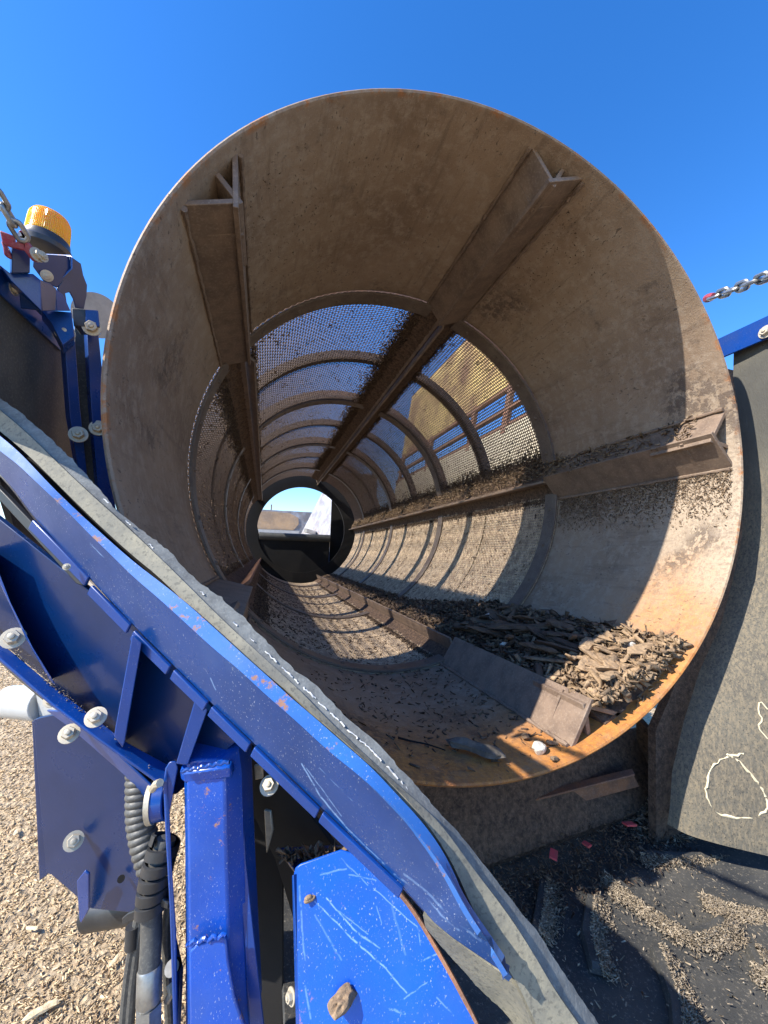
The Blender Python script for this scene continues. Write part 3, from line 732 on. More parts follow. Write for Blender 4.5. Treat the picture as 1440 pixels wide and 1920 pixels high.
CL = [[(1145, 1655), (1200, 1700), (1260, 1740), (1300, 1765), (1340, 1752), (1362, 1735)],
      [(1325, 1690), (1370, 1708), (1440, 1722), (1500, 1730)], [(1020, 1660), (1012, 1720), (1005, 1760)],
      [(1190, 1560), (1270, 1575), (1350, 1590), (1440, 1592), (1520, 1596)], [(1200, 1612), (1300, 1616), (1440, 1616), (1520, 1616)],
      [(1412, 1790), (1430, 1830), (1480, 1850)], [(1232, 1790), (1250, 1840), (1270, 1900), (1275, 1960)], [(1110, 1690), (1100, 1760), (1120, 1830)]]
for c in CL: heaps.append(cleat(c))
rg = np.random.RandomState(9); pp = []
for hi, q in enumerate(heaps):
    for k in range(5200 if hi in (0, 1, 5) else 2400):
        i = rg.randint(len(q)); b = q[i]; t = (q[min(len(q) - 1, i + 1)] - q[max(0, i - 1)]).normalized(); s = Vector((-t.y, t.x, 0))
        if s.y > 0: s = -s
        u = abs(rg.normal(0, .55)); off = .008 + u * .030; z = max(0, .026 * (1 - u * .75))
        pp.append(b + s * off + t * rg.normal(0, .008) + Vector((0, 0, z * rg.uniform(.2, 1) + .003)))
o = chips_mesh('mulch_drift', np.array([tuple(a) for a in pp]), rg.uniform(.003, .009, len(pp)), PALE, tone=(.1, 1.0), seed=5)
stuff(o); tag(o, 'pale fine mulch drifts caught against the chevron cleats of the belt', 'mulch')
n_ = 1500; pp = np.stack([rg.uniform(.0, .95, n_), rg.uniform(-.5, .38, n_), np.full(n_, ZB + .012)], 1)
o = chips_mesh('belt_litter', pp, rg.uniform(.002, .010, n_), PALE, tone=(.1, 1.), seed=6); stuff(o); tag(o, 'scattered small wood crumbs lying over the black belt', 'mulch')

# chute lip below the drum: dirty brown plates and debris
lp = thing('chute_lip', 'mud caked brown steel lip and angle iron just below the drum rim', 'chute')
mb = MB(); mb.hexa([Vector(a) for a in ((-.5, .20, -1.09), (.98, .36, -1.09), (.98, .38, -1.09), (-.5, .22, -1.09), (-.5, .12, -1.33), (.94, .28, -1.33), (.94, .30, -1.36), (-.5, .14, -1.36))]); mb.obj('back_plate', MULCH, lp)
mb = MB(); prism(mb, [(850, 1530, 1.31), (1185, 1448, 1.42), (1200, 1475, 1.42), (865, 1565, 1.31)], .02); mb.obj('angle_iron', RUST, lp, bevel=.002)
mb = MB(); prism(mb, [(850, 1524, 1.31), (1185, 1440, 1.42), (1190, 1452, 1.38), (855, 1536, 1.27)], .006); mb.obj('angle_iron', RUST, lp, bevel=.002)
mb = MB(); prism(mb, [(1190, 1345, 1.55), (1225, 1380, 1.50), (1262, 1530, 1.50), (1225, 1520, 1.55), (1200, 1450, 1.6)], .02); mb.obj('corner_plate', MULCH, lp)
n_ = 3800
xx = rg.uniform(-.4, .93, n_); w_ = rg.uniform(0, 1, n_) ** 1.3
pp = np.stack([xx, .10 + .16 * (xx * .7) - w_ * .12 + rg.uniform(0, .1, n_), ZB + .01 + .07 * (1 - w_) * rg.uniform(.2, 1, n_)], 1)
o = chips_mesh('spilled_bark', pp, rg.uniform(.003, .013, n_), BARK, tone=(-.2, .45), seed=8, flatness_tilt=.6); stuff(o); tag(o, 'heap of bark crumbs spilled between the drum rim and the belt', 'bark')
n_ = 2200
a_ = rg.normal(0, 1, (n_, 2)); c_ = PZ(1230, 1520, ZB + .03)
pp = np.stack([c_.x + a_[:, 0] * .09, c_.y + a_[:, 1] * .055, ZB + .02 + .07 * np.exp(-(a_ ** 2).sum(1) / 2) * rg.uniform(.3, 1, n_)], 1)
o = chips_mesh('corner_spill', pp, rg.uniform(.005, .02, n_), PALE, tone=(.0, .8), seed=18, flatness_tilt=.6); stuff(o); tag(o, 'sunlit crumbly mulch heap at the corner where skirt meets belt', 'mulch')

def rock(name, c, size, seed, mt, label=None, cat=None, group=None, sub=3, amp=.34, rot=None, flatz=1.0, tone=None):
    bm = bmesh.new(); bmesh.ops.create_icosphere(bm, subdivisions=sub, radius=1)
    rd = random.Random(seed); ks = [(Vector((rd.gauss(0, 1), rd.gauss(0, 1), rd.gauss(0, 1))) * f_, rd.uniform(0, 6), a_) for f_, a_ in ((1.3, 1), (2.2, .7), (4.2, .35), (7.5, .2))]
    cuts = [(Vector((rd.gauss(0, 1), rd.gauss(0, 1), rd.gauss(0, 1))).normalized(), rd.uniform(.62, .9)) for _ in range(7)]
    for v in bm.verts:
        d = sum(a_ * math.sin(k.dot(v.co) + p) for k, p, a_ in ks); q = v.co * (1 + amp * d * .4)
        for n, h in cuts:
            e = q.dot(n) - h
            if e > 0: q = q - n * e * .9
        v.co = Vector((q.x * size[0], q.y * size[1], q.z * size[2]))
    me = bpy.data.meshes.new(name); bm.to_mesh(me); bm.free(); me.materials.append(mt)
    if tone is not None:
        at = me.attributes.new('tone', 'FLOAT', 'POINT'); at.data.foreach_set('value', [tone + random.uniform(-.1, .1) for _ in me.vertices])
    o = bpy.data.objects.new(name, me); COL.objects.link(o)
    o.location = c; 
    if rot: o.rotation_euler = rot
    if label: tag(o, label, cat, group)
    return o
for px, py, sx, label in ((1038, 1602, .022, 'bright red paint flake lying in the shade under the drum rim'), (1180, 1545, .024, 'pale red flake in the sunlit heap by the belt corner'), (1100, 1583, .015, 'small dull red flake in the dark beside the bright one')):
    c = PZ(px, py, ZB + .10); mb = MB(); mb.box((0, 0, 0), (sx * 1.6, sx, .006)); o = mb.obj('paint_flake', PAINTRED, bevel=.001); o.location = c; o.rotation_euler = (.15, -.1, px * .37); tag(o, label, 'paint flake')

# ------------------------------------------------------------------ bark in the drum
pd = []; nn = []; rg = np.random.RandomState(31); tt = []; ss = []
def pile_surface(th):      # straight slope from the ridge of the lower beam to the shell
    a = Vector((cz(-66.5, .905)[0], cz(-66.5, .905)[1])); b = Vector((cz(-45, .982)[0], cz(-45, .982)[1]))
    w = (th + 66.5) / 21.5; return a.lerp(b, w)
mb = MB(); ny = 150; nx = 12; o0 = 0; rd = random.Random(2)
for j in range(ny):
    y = .05 + (6.3 - .05) * j / (ny - 1); full = 1.0 if y < 1.1 else max(.55, 1 - .4 * (y - 1.1))
    for i in range(nx):
        w = i / (nx - 1); th = -67 + 22 * w * full; p = pile_surface(-66.5 + 21.5 * w)
        q = Vector((p.x, y, p.y)); rr = math.hypot(q.x, q.z)
        edge = min(1, j / 3)
        base = cyl_pt(th, y, RI - .003)
        q = base.lerp(Vector((math.cos(math.radians(th)) * rr, y, math.sin(math.radians(th)) * rr)), (.85 if 0 < i < nx - 1 else (.9 if i == 0 else 0)) * edge * (.6 + .4 * full)) + Vector((0, 0, rd.uniform(-.008, .008) if 0 < i < nx - 1 else 0))
        mb.v.append(tuple(q)); 
        mb.v.append(tuple(cyl_pt(th, y, RI + .003)))
for j in range(ny - 1):
    for i in range(nx - 1):
        a = (j * nx + i) * 2; b = a + 2; c = b + nx * 2; d = a + nx * 2
        mb.f.append((a, b, c, d)); mb.f.append((a + 1, d + 1, c + 1, b + 1))
    for i in (0, nx - 1):
        a = (j * nx + i) * 2; d = a + nx * 2; mb.f.append((a, d, d + 1, a + 1))
for i in range(nx - 1):
    for j in (0, ny - 1):
        a = (j * nx + i) * 2; mb.f.append((a, a + 2, a + 3, a + 1))
pb = mb.obj('mulch_bed', MULCH); stuff(pb); tag(pb, 'bed of dark fine mulch banked behind the lowest ledge in the drum', 'mulch')
N = 7800
y = .04 + 6.2 * rg.uniform(0, 1, N) ** 1.8; w = rg.uniform(0, 1, N)
full = np.where(y < 1.1, 1., np.maximum(.55, 1 - .4 * (y - 1.1))); th = np.radians(-67 + 23.5 * w * full)
P0 = []; 
ps = [pile_surface(-66.5 + 21.5 * a) for a in w]; rr = np.array([math.hypot(p.x, p.y) for p in ps])
rr = rr * .85 * (.6 + .4 * full) + RI * (1 - .85 * (.6 + .4 * full)); rr -= rg.uniform(-.002, .022, N) * np.clip(1.3 - y * .3, .4, 1.2)
pp = np.stack([rr * np.cos(th), y, rr * np.sin(th)], 1)
o = chips_mesh('bark_pile', pp, rg.uniform(.014, .05, N) * np.clip(1.15 - .12 * y, .5, 1.1), BARK, tonearr=np.where(y < .3, .85, .22) + rg.uniform(-.3, .45, N), seed=33, flatness_tilt=.5)  # front chips toned paler as painted sunlight near the mouth
stuff(o); tag(o, 'heap of shredded dark bark behind the lowest ledge of the drum', 'bark')
# thin scatter: floor of the mouth, under the right beam, on its upper shelf
def scatter(name, n, thr, yr, size, seed, label, tone, tn=False, lift=.006, bias=0):
    rg = np.random.RandomState(seed)
    u = rg.uniform(0, 1, n) if not bias else rg.beta(1, bias, n)
    th = np.radians(thr[0] + (thr[1] - thr[0]) * u); y = rg.uniform(*yr, n); r = RI - rg.uniform(0, lift, n)
    pp = np.stack([r * np.cos(th), y, r * np.sin(th)], 1); nn = -np.stack([np.cos(th), 0 * th, np.sin(th)], 1)
    o = chips_mesh(name, pp, rg.uniform(size[0], size[1], n), BARK, normals=nn, tone=tone, seed=seed, flatness_tilt=.35); stuff(o); tag(o, label, 'bark'); return o
scatter('stuck_crumbs', 5200, (-3.5, -17), (.03, .9), (.003, .010), 51, 'brown crumbs stuck to the drum wall below the right hand ledge', (.1, .8), bias=2.6)
scatter('floor_crumbs', 520, (-76, -125), (.05, .95), (.006, .02), 52, 'dark crumbs scattered on the rusty floor of the drum mouth', (0, .5), bias=2)
scatter('wall_crumbs', 900, (-44, -60), (.03, .5), (.006, .02), 54, 'small chips at the front edge of the bark heap', (.3, 1.2))
scatter('overhead_crumbs', 600, (140, 100), (.1, .95), (.002, .006), 55, 'tiny dark crumbs stuck to the drum roof beside the upper left beam', (0, .4), bias=1.8)
scatter('overhead_crumbs', 450, (68, 45), (.15, .95), (.002, .006), 56, 'tiny dark crumbs stuck to the drum roof right of the upper beam', (0, .4), bias=1.8)
def shelf(n, y0, y1, seed, name, label, tone, thick=.03):
    rg = np.random.RandomState(seed); w = rg.uniform(0, 1, n); a = cz(3.2, .888); b = cz(9.4, .978)
    x = a[0] + (b[0] - a[0]) * w; z = a[1] + (b[1] - a[1]) * w + rg.uniform(.004, thick, n) * (.35 + .65 * w)
    o = chips_mesh(name, np.stack([x, rg.uniform(y0, y1, n), z], 1), rg.uniform(.008, .024, n), BARK, tone=tone, seed=seed); stuff(o); tag(o, label, 'bark')
shelf(420, .12, .95, 61, 'ledge_crumbs', 'loose crumbs lying along the top of the right hand ledge near the mouth', (.2, 1.), .014)
shelf(5200, .85, 6.3, 62, 'ledge_mulch', 'thick line of brown mulch lying along the right hand ledge among the screens', (.4, 1.1), .045)
# big pieces, each its own thing
def bark_piece(px, py, plane, Ls, rot, seed, label, group=None, tone=.35, mt=BARK, name='bark_piece', cat='bark'):
    bm = bmesh.new(); rd = random.Random(seed); n = 9; m2 = 6; prev = None; rings = []
    for i in range(n):
        u = i / (n - 1) * 2 - 1; env = (1 - abs(u) ** rd.choice((5, 7))) ** .5 * .9 + .12
        off = (.10 * math.sin(u * 2.2 + seed), .12 * math.sin(u * 3 + seed * 2)); ring = []
        for k in range(m2):
            a = 2 * math.pi * (k + .5) / m2
            ring.append(bm.verts.new((u * Ls[0] / 2 + rd.uniform(-.04, .04) * Ls[0], (math.cos(a) * env * rd.uniform(.8, 1.15) + off[0]) * Ls[1] / 2, (math.sin(a) * env * rd.uniform(.75, 1.2) + off[1]) * Ls[2] / 2)))
        rings.append(ring)
    for i in range(n - 1):
        for k in range(m2): bm.faces.new((rings[i][k], rings[i][(k + 1) % m2], rings[i + 1][(k + 1) % m2], rings[i + 1][k]))
    bm.faces.new(rings[0][::-1]); bm.faces.new(rings[-1]); bmesh.ops.recalc_face_normals(bm, faces=bm.faces)
    me = bpy.data.meshes.new(name); bm.to_mesh(me); bm.free(); me.materials.append(mt)
    at = me.attributes.new('tone', 'FLOAT', 'POINT'); at.data.foreach_set('value', [tone + rd.uniform(-.12, .12) for _ in me.vertices])
    o = bpy.data.objects.new(name, me); COL.objects.link(o)
    o.location = plane if isinstance(plane, Vector) else PZ(px, py, plane); o.rotation_euler = rot
    tag(o, label, cat, group); return o
def pile_pt(th, y, lift=.02):
    p = pile_surface(th); return Vector((p.x, y, p.y + lift))
G = 'large bark pieces on the heap'; GL = 'large dark bark chunk half buried in the shaded part of the heap'
rg2 = random.Random(77)
for k in range(34):
    y_ = rg2.uniform(.34, 1.0); th_ = rg2.uniform(-65, -47)
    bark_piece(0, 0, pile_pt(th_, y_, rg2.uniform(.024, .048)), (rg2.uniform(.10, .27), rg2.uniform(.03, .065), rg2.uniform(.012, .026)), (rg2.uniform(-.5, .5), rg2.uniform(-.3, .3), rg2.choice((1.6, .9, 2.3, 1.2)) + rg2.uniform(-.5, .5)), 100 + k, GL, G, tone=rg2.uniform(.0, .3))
G2 = 'sunlit bark pieces at the drum edge'; GL2 = 'bark splinter in a pale sunlit tone at the front end of the heap by the rim'
for k in range(26):
    y_ = rg2.uniform(.06, .30); th_ = rg2.uniform(-63, -47)
    bark_piece(0, 0, pile_pt(th_, y_, rg2.uniform(.016, .040)), (rg2.uniform(.06, .16), rg2.uniform(.018, .045), rg2.uniform(.008, .018)), (rg2.uniform(-.6, .6), rg2.uniform(-.4, .4), rg2.uniform(0, 3.1)), 200 + k, GL2, G2, tone=rg2.uniform(.7, 1.5))  # paler tone paints the sunlight on these front pieces
bark_piece(1045, 1262, pile_pt(-63, .33, .02), (.23, .065, .016), (.15, .1, 2.0), 300, 'broad flat bark slab half in sun leaning over the lowest ledge', tone=.5)
bark_piece(0, 0, pile_pt(-57, .62, .05), (.30, .05, .03), (.0, .1, 2.45), 301, 'longest dark bark log lying across the back of the heap', tone=.1)
bark_piece(0, 0, pile_pt(-55, .27, .035), (.13, .05, .03), (.1, -.15, .5), 302, 'fat tan sunlit bark nugget on top of the heap', tone=1.1)
rock('white_stone', pile_pt(-49.5, .17, .02), (.026, .022, .018), 5, STONE, 'white stone sitting among sunlit bark near the rim', 'stone', rot=(.3, .2, 1))
rock('white_stone', pile_pt(-55, .95, .03), (.03, .025, .02), 6, STONE, 'pale stone in the shaded heap farthest from the rim', 'stone')
rock('white_stone', pile_pt(-63, .62, .01), (.02, .014, .012), 8, STONE, 'pale lump beside the lowest ledge in the shade', 'stone')
# on the mouth floor
def on_drum(px, py, r=RI):
    v = P(px, py, 1) - CAMP; a = v.x ** 2 + v.z ** 2; b = 2 * (CAMP.x * v.x + CAMP.z * v.z); c = CAMP.x ** 2 + CAMP.z ** 2 - r * r
    return CAMP + v * ((-b + math.sqrt(b * b - 4 * a * c)) / (2 * a))
a, b = on_drum(838, 1402), on_drum(945, 1432); mid = (a + b) / 2; dv = b - a
bark_piece(0, 0, mid + Vector((0, 0, .022)), (dv.length * 1.02, .055, .03), (0, math.asin(-dv.z / dv.length), math.atan2(dv.y, dv.x)), 303, 'grey tapering bark slab alone on the rusty drum floor', mt=SLAB, tone=.4)
rock('white_stone', on_drum(1011, 1412) + Vector((0, 0, .014)), (.023, .02, .018), 15, STONE, 'white stone in the sunlit patch on the orange drum floor', 'stone', rot=(.5, 0, .3))
for (px, py, sc, lb_) in ((985, 1385, .05, 'largest thin brown flake, lying up the floor from the white stone'), (1035, 1398, .04, 'thin brown flake between the white stone and the ledge foot'), (1040, 1428, .03, 'smallest brown flake, nearest the rim beside the white stone')):
    bark_piece(0, 0, on_drum(px, py) + Vector((0, 0, .008)), (sc, sc * .5, .012), (.2, -.2, px * .1), px, lb_, 'flakes beside the white stone', tone=.5)
tw = smoothline([on_drum(*a) + Vector((0, 0, .008)) for a in ((746, 1388), (770, 1395), (800, 1400), (835, 1412))], 2)
mb = MB(); mb.tube(tw, [.0035 * (1 - .5 * i / len(tw)) for i in range(len(tw))], 5); tag(mb.obj('twig', BLACKIN), 'thin dark twig beside the grey slab on the drum floor', 'twig')

# ------------------------------------------------------------------ left rubber panel, blue frames, beacon
lw = thing('left_side_panel', 'shaded black rubber side panel under a bolted blue edge strip left of the drum', 'rubber panel')
X0 = -1.20
mb = MB(); prism(mb, [Vector((X0, -.25, .12)), PX(0, 547, X0), PX(117, 657, X0), PX(145, 875, X0), PX(160, 1100, X0), PX(60, 1100, X0), PX(0, 900, X0), Vector((X0, -.24, -.01))], .012); mb.obj('rubber_sheet', RUB, lw)  # unseen near end extended to cast shade on the drum floor
mb = MB(); prism(mb, [Vector((X0 + .006, -.28, .21)), PX(0, 497, X0 + .006), PX(97, 592, X0 + .006), PX(120, 640, X0 + .006), PX(118, 660, X0 + .006), PX(0, 549, X0 + .006), Vector((X0 + .006, -.28, .14))], .006); mb.obj('edge_strip', BLUE, lw, bevel=.0015)  # strip's unseen near end is likewise shaped to shade the floor
for px, py in ((26, 543), (104, 626)): bolt(PX(px, py, X0 + .012), Vector((1, -.2, .1)), .013, lw)
fm = thing('bolted_frame', 'blue bolted frame plates standing between the rubber panel and the drum', 'frame')
plate('post', [(118, 640, .98), (143, 640, .99), (150, 760, 1.02), (165, 905, 1.06), (150, 905, 1.05), (134, 780, 1.0)], .03, BLUE, fm)
plate('post', [(162, 615, 1.05), (186, 611, 1.06), (190, 690, 1.08), (205, 900, 1.1), (222, 960, 1.1), (185, 940, 1.08), (170, 760, 1.06)], .03, BLUE, fm)
plate('rubber_flap', [(140, 612, 1.07), (166, 612, 1.07), (185, 900, 1.12), (195, 1000, 1.12), (150, 1000, 1.1), (140, 700, 1.07)], .01, RUB, fm)
plate('corner_block', [(76, 582, .92), (134, 584, .95), (140, 630, .95), (118, 650, .94), (96, 603, .92)], .05, BLUE, fm)
plate('black_block', [(134, 578, .98), (160, 580, .99), (161, 612, .99), (138, 611, .98)], .05, BLACKP, fm)
plate('blue_block', [(160, 580, .985), (184, 582, 1.0), (187, 612, 1.0), (161, 613, .985)], .05, BLUE, fm)
plate('support_box', [(18, 511, .80), (62, 512, .82), (76, 524, .83), (78, 583, .84), (20, 525, .80), (0, 500, .80)], .05, BLUE, fm)
plate('support_box', [(76, 524, .84), (95, 532, .88), (105, 541, .90), (106, 583, .90), (78, 583, .85)], .04, BLUE_DK, fm)
plate('support_box', [(105, 541, .90), (118, 553, .92), (134, 583, .94), (106, 583, .91)], .03, BLUE, fm)
plate('hook_post', [(22, 458, .78), (42, 460, .79), (57, 474, .80), (56, 512, .81), (22, 512, .79)], .03, BLUE_DK, fm)
for px, py, d in ((122, 624, .955), (172, 614, 1.0), (147, 815, 1.0), (184, 803, 1.07)): bolt(P(px, py, d), (CAMP - P(px, py, d)) + Vector((-.2, 0, .4)), .021, fm)
bb = thing('beacon_bracket', 'bent blue sheet bracket with cutouts carrying the amber beacon', 'bracket')
plate('bracket_plate', [(62, 476, .88), (132, 479, .94), (135, 506, .95), (104, 540, .93), (86, 527, .90), (62, 500, .88)], .003, BLUE_DK, bb)
plate('bracket_arm', [(135, 480, .95), (146, 494, .98), (149, 516, .99), (168, 535, 1.0), (174, 556, 1.0), (156, 580, 1.0), (136, 577, .98), (138, 560, .97), (130, 548, .96), (121, 550, .95), (132, 583, .96), (106, 541, .93), (134, 506, .95)], .004, BLUE_DK, bb)
plate('bracket_edge', [(82, 475.5, .92), (132, 478, .94), (136, 481, .94), (136, 504, .945), (106, 532, .93), (105, 541, .93), (103, 541, .93), (103.5, 530, .93), (133, 503, .945), (133, 482, .94), (82, 478, .92)], .012, BLUE_EDGE, bb, view=True)
bolt(P(88, 517, .90), CAMP - P(88, 517, .9), .012, bb)
bc = thing('warning_beacon', 'ribbed amber warning beacon on a black base above the blue bracket', 'beacon')
d0 = .98; c = P(87, 459, d0); top = P(84, 402, d0 + .02); ax = Vector((.02, .02, 1)).normalized()
Rb = .043
mb = MB(); mb.lathe([(Rb * 1.02, -.028), (Rb * 1.22, -.022), (Rb * 1.25, -.010), (Rb * 1.12, .0), (Rb * 1.08, .012), (Rb * .9, .014)], c, ax, 40); mb.obj('beacon_base', BLACKP, bc)
mb = MB(); o_ = len(mb.v); ns = 216; prf2 = [(.99, .012), (1.02, .016), (1.0, .03), (.985, .05), (.95, .066), (.88, .074), (.6, .079), (.02, .08)]
e1 = ax.orthogonal().normalized(); e2 = ax.cross(e1)
for ri, (r, h) in enumerate(prf2):
    for k in range(ns):
        a = 2 * math.pi * k / ns; rr_ = Rb * r * (1 + (.022 if (k % 3 == 0) and 1 <= ri <= 4 else 0)); mb.v.append(tuple(c + ax * h + e1 * rr_ * math.cos(a) + e2 * rr_ * math.sin(a)))
for i in range(len(prf2) - 1):
    for k in range(ns): mb.f.append((i * ns + k, i * ns + (k + 1) % ns, (i + 1) * ns + (k + 1) % ns, (i + 1) * ns + k))
mb.f.append(tuple(range(ns))[::-1])
mb.obj('beacon_lens', AMBER, bc, smooth=False)
mb = MB(); mb.tube([c + ax * -.005, c + ax * .05], [.018, .012], 10); mb.obj('beacon_bulb', ZINC, bc)
mb = MB(); q = P(182, 592, 1.25); mb.lathe([(.066, 0), (.066, .015)], q, (CAMP - q).normalized(), 40); tag(mb.obj('grey_disc', simple('grey_wheel', (.36, .37, .38), (.26, .27, .28), 20, .7)), 'grey round plate peeping out beside the drum behind the frame', 'disc')

# chains
link = MB(); a_ = []
for k in range(20):
    t = 2 * math.pi * k / 20; x = math.cos(t) * .010 + (.0095 if math.cos(t) > 0 else -.0095); a_.append(Vector((x, math.sin(t) * .0105, 0)))
link.tube(a_, .0052, 8, closed=True); lo = link.obj('link', GALV); LINK = lo.data; bpy.data.objects.remove(lo)
def chain(name, label, a, b, sag, sc, first=0):
    ch = thing(name, label, 'chain', None); n = int((b - a).length / (.0315 * sc)) + 1
    pts = [a.lerp(b, i / n) - Vector((0, 0, sag * 4 * (i / n) * (1 - i / n))) for i in range(n + 1)]
    for i in range(n):
        d = (pts[i + 1] - pts[i]).normalized(); q = d.to_track_quat('X', 'Z') @ Matrix.Rotation(math.pi / 2 * (i % 2) + .5 + random.uniform(-.2, .2), 4, 'X').to_quaternion()
        o = bpy.data.objects.new('link', LINK); COL.objects.link(o); o.matrix_world = Matrix.LocRotScale((pts[i] + pts[i + 1]) / 2, q, Vector((sc,) * 3)); o.parent = ch
    return ch
hk = P(44, 447, .76)
chain('left_chain', 'heavy steel chain rising to the upper left from the red hook by the beacon', hk, Vector((-1.24, -.50, .45)), .006, .86)
rh = PX(1333, 557, 1.26); chain('right_chain', 'pale steel chain against the sky at the upper right of the drum', rh, PX(1462, 508, 1.16) , .004, 1.55)
rk = thing('red_hook', 'red grab hook holding the steel chain beside the amber beacon', 'hook')
plate('hook_jaw', [(0, 432, .75), (20, 440, .75), (25, 455, .76), (45, 448, .76), (44, 440, .76), (36, 434, .76), (42, 432, .76), (48, 448, .765), (62, 468, .77), (64, 490, .77), (56, 488, .77), (46, 470, .77), (28, 466, .765), (8, 460, .76), (0, 455, .75)], .012, REDP, rk, bevel=.003)
plate('hook_jaw', [(0, 450, .77), (12, 462, .775), (20, 484, .78), (14, 484, .78), (8, 478, .78), (2, 462, .77)], .012, REDP, rk, bevel=.003)
bolt(P(69, 478, .775), Vector((1, -.6, 0)), .013, rk); bolt(P(80, 481, .78), Vector((1, -.6, 0)), .010, rk)
rr2 = thing('red_shackle', 'small red lug at the end of the chain on the right of the rim', 'shackle')
mb = MB(); q = P(1331, 556, 1.86)
q = rh; d = (PX(1462, 508, 1.16) - rh).normalized(); mb.tube([q - d * .03, q - d * .01, q + d * .018], [.016, .02, .014], 8); mb.obj('lug', REDP, rr2)

# ------------------------------------------------------------------ foreground folding wing
wg = thing('folding_wing', 'long dark blue folding wing with dusty flange and torn rubber skirt crossing the foreground', 'conveyor wing')
T1 = [(-160, 618, 0.8371), (-80, 680, 0.7998), (0, 745, 0.7659), (35, 772, 0.7521), (100, 825, 0.7278), (145, 873, 0.7119), (205, 940, 0.6919), (250, 985, 0.6777), (300, 1020, 0.6627), (325, 1045, 0.6554), (360, 1080, 0.6456), (400, 1110, 0.6347), (455, 1160, 0.6204), (500, 1205, 0.6092), (530, 1235, 0.602), (560, 1260, 0.595), (605, 1298, 0.5848), (640, 1335, 0.5772), (675, 1368, 0.5697), (715, 1400, 0.5615), (760, 1450, 0.5526), (800, 1495, 0.5449), (845, 1543, 0.5365), (870, 1575, 0.532), (920, 1635, 0.5232), (960, 1690, 0.5164), (1010, 1750, 0.5082), (1060, 1830, 0.5003), (1112, 1905, 0.4924), (1200, 2040, 0.4796)]
T2 = [(-160, 640, 0.8111), (0, 769, 0.7399), (50, 811, 0.7203), (110, 870, 0.6982), (165, 922, 0.6791), (235, 985, 0.6564), (300, 1046, 0.6367), (360, 1105, 0.6196), (420, 1165, 0.6034), (480, 1220, 0.5881), (555, 1287, 0.5702), (600, 1334, 0.5599), (650, 1383, 0.549), (700, 1429, 0.5386), (750, 1475, 0.5285), (815, 1532, 0.5161), (850, 1576, 0.5096), (885, 1626, 0.5033), (950, 1710, 0.4921), (1000, 1787, 0.4838), (1040, 1857, 0.4774), (1085, 1920, 0.4704), (1150, 2020, 0.4607)]
T3 = [(-160, 685, 0.7971), (0, 808, 0.7259), (50, 850, 0.7063), (105, 905, 0.686), (150, 950, 0.6702), (200, 998, 0.6535), (250, 1043, 0.6377), (300, 1083, 0.6227), (360, 1143, 0.6056), (420, 1198, 0.5894), (480, 1248, 0.5741), (550, 1305, 0.5573), (610, 1359, 0.5437), (660, 1402, 0.5329), (700, 1440, 0.5246), (760, 1494, 0.5126), (810, 1556, 0.503), (850, 1620, 0.4956), (880, 1690, 0.4902), (905, 1740, 0.4858), (940, 1800, 0.4798), (967, 1836, 0.4753), (1010, 1930, 0.4682), (1060, 2060, 0.4603)]
sheet('rubber_skirt', [T2, T3], .014, SKIRT, wg, n=110, seed=4)
TB = [(a[0] - 2, a[1] + 2, a[2] + .004) for a in T2]
sheet('skirt_top_edge', [T1, TB], .02, RUBCUT, wg, n=260, jag=[(0, .0016)], seed=8)
sm = smoothline([P(a[0] * .45 + b[0] * .55, a[1] * .45 + b[1] * .55, (a[2] + b[2]) / 2 - .004) for a, b in zip(T1, T2)], 2)
rd = random.Random(12); smr = resample(sm, 500)
for s0 in range(0, 500, 1):
    pass
mb = MB(); i = 200
while i < 485:
    ln = rd.randint(3, 14) if i > 320 else rd.randint(2, 5)
    seg_ = smr[i:min(499, i + ln)]
    seg_ = [q + Vector((rd.uniform(-.001, .001), rd.uniform(-.001, .001), rd.uniform(-.001, .001))) for q in seg_]
    if len(seg_) > 2: mb.tube(seg_, [rd.uniform(.0006, .0016) for _ in seg_], 5)
    i += ln + (rd.randint(0, 3) if i > 320 else rd.randint(5, 16))
stuff(mb.obj('torn_cord', flat('pale_fabric_cord', (.62, .62, .6), .9), wg))
F1 = [(-160, 692, 0.7841), (0, 817, 0.7129), (40, 851, 0.6972), (90, 905, 0.6784), (140, 954, 0.6606), (200, 1009, 0.6405), (250, 1053, 0.6247), (300, 1091, 0.6097), (350, 1131, 0.5953), (400, 1176, 0.5817), (450, 1222, 0.5687), (500, 1266, 0.5562), (550, 1312, 0.5443), (592, 1347, 0.5347), (633, 1384, 0.5257), (696, 1438, 0.5124), (737, 1482, 0.5041), (796, 1545, 0.4926), (840, 1610, 0.4844), (872, 1685, 0.4786), (895, 1735, 0.4746), (930, 1790, 0.4655), (960, 1832, 0.4604)]
F2 = [(-160, 715, 0.7711), (0, 846, 0.6999), (33, 870, 0.6869), (69, 905, 0.6731), (125, 957, 0.6529), (162, 996, 0.6401), (208, 1040, 0.6249), (250, 1082, 0.6117), (300, 1124, 0.5967), (350, 1170, 0.5823), (400, 1216, 0.5687), (450, 1257, 0.5557), (494, 1299, 0.5447), (550, 1347, 0.5313), (612, 1405, 0.5173), (675, 1455, 0.5037), (725, 1500, 0.4935), (762, 1538, 0.4862), (802, 1587, 0.4785), (840, 1640, 0.4714), (875, 1706, 0.4651), (919, 1771, 0.4574), (952, 1826, 0.4518)]
G1 = [(-160, 730, 0.8011), (0, 888, 0.7299), (27, 918, 0.7192), (60, 965, 0.7065), (110, 1020, 0.6882), (170, 1086, 0.6674), (250, 1172, 0.6417), (300, 1222, 0.6267), (390, 1312, 0.6014), (470, 1388, 0.5806), (550, 1462, 0.5613), (600, 1512, 0.5499), (700, 1606, 0.5286), (744, 1650, 0.5197), (793, 1705, 0.5102), (825, 1741, 0.4862), (904, 1795, 0.472), (953, 1828, 0.4636)]
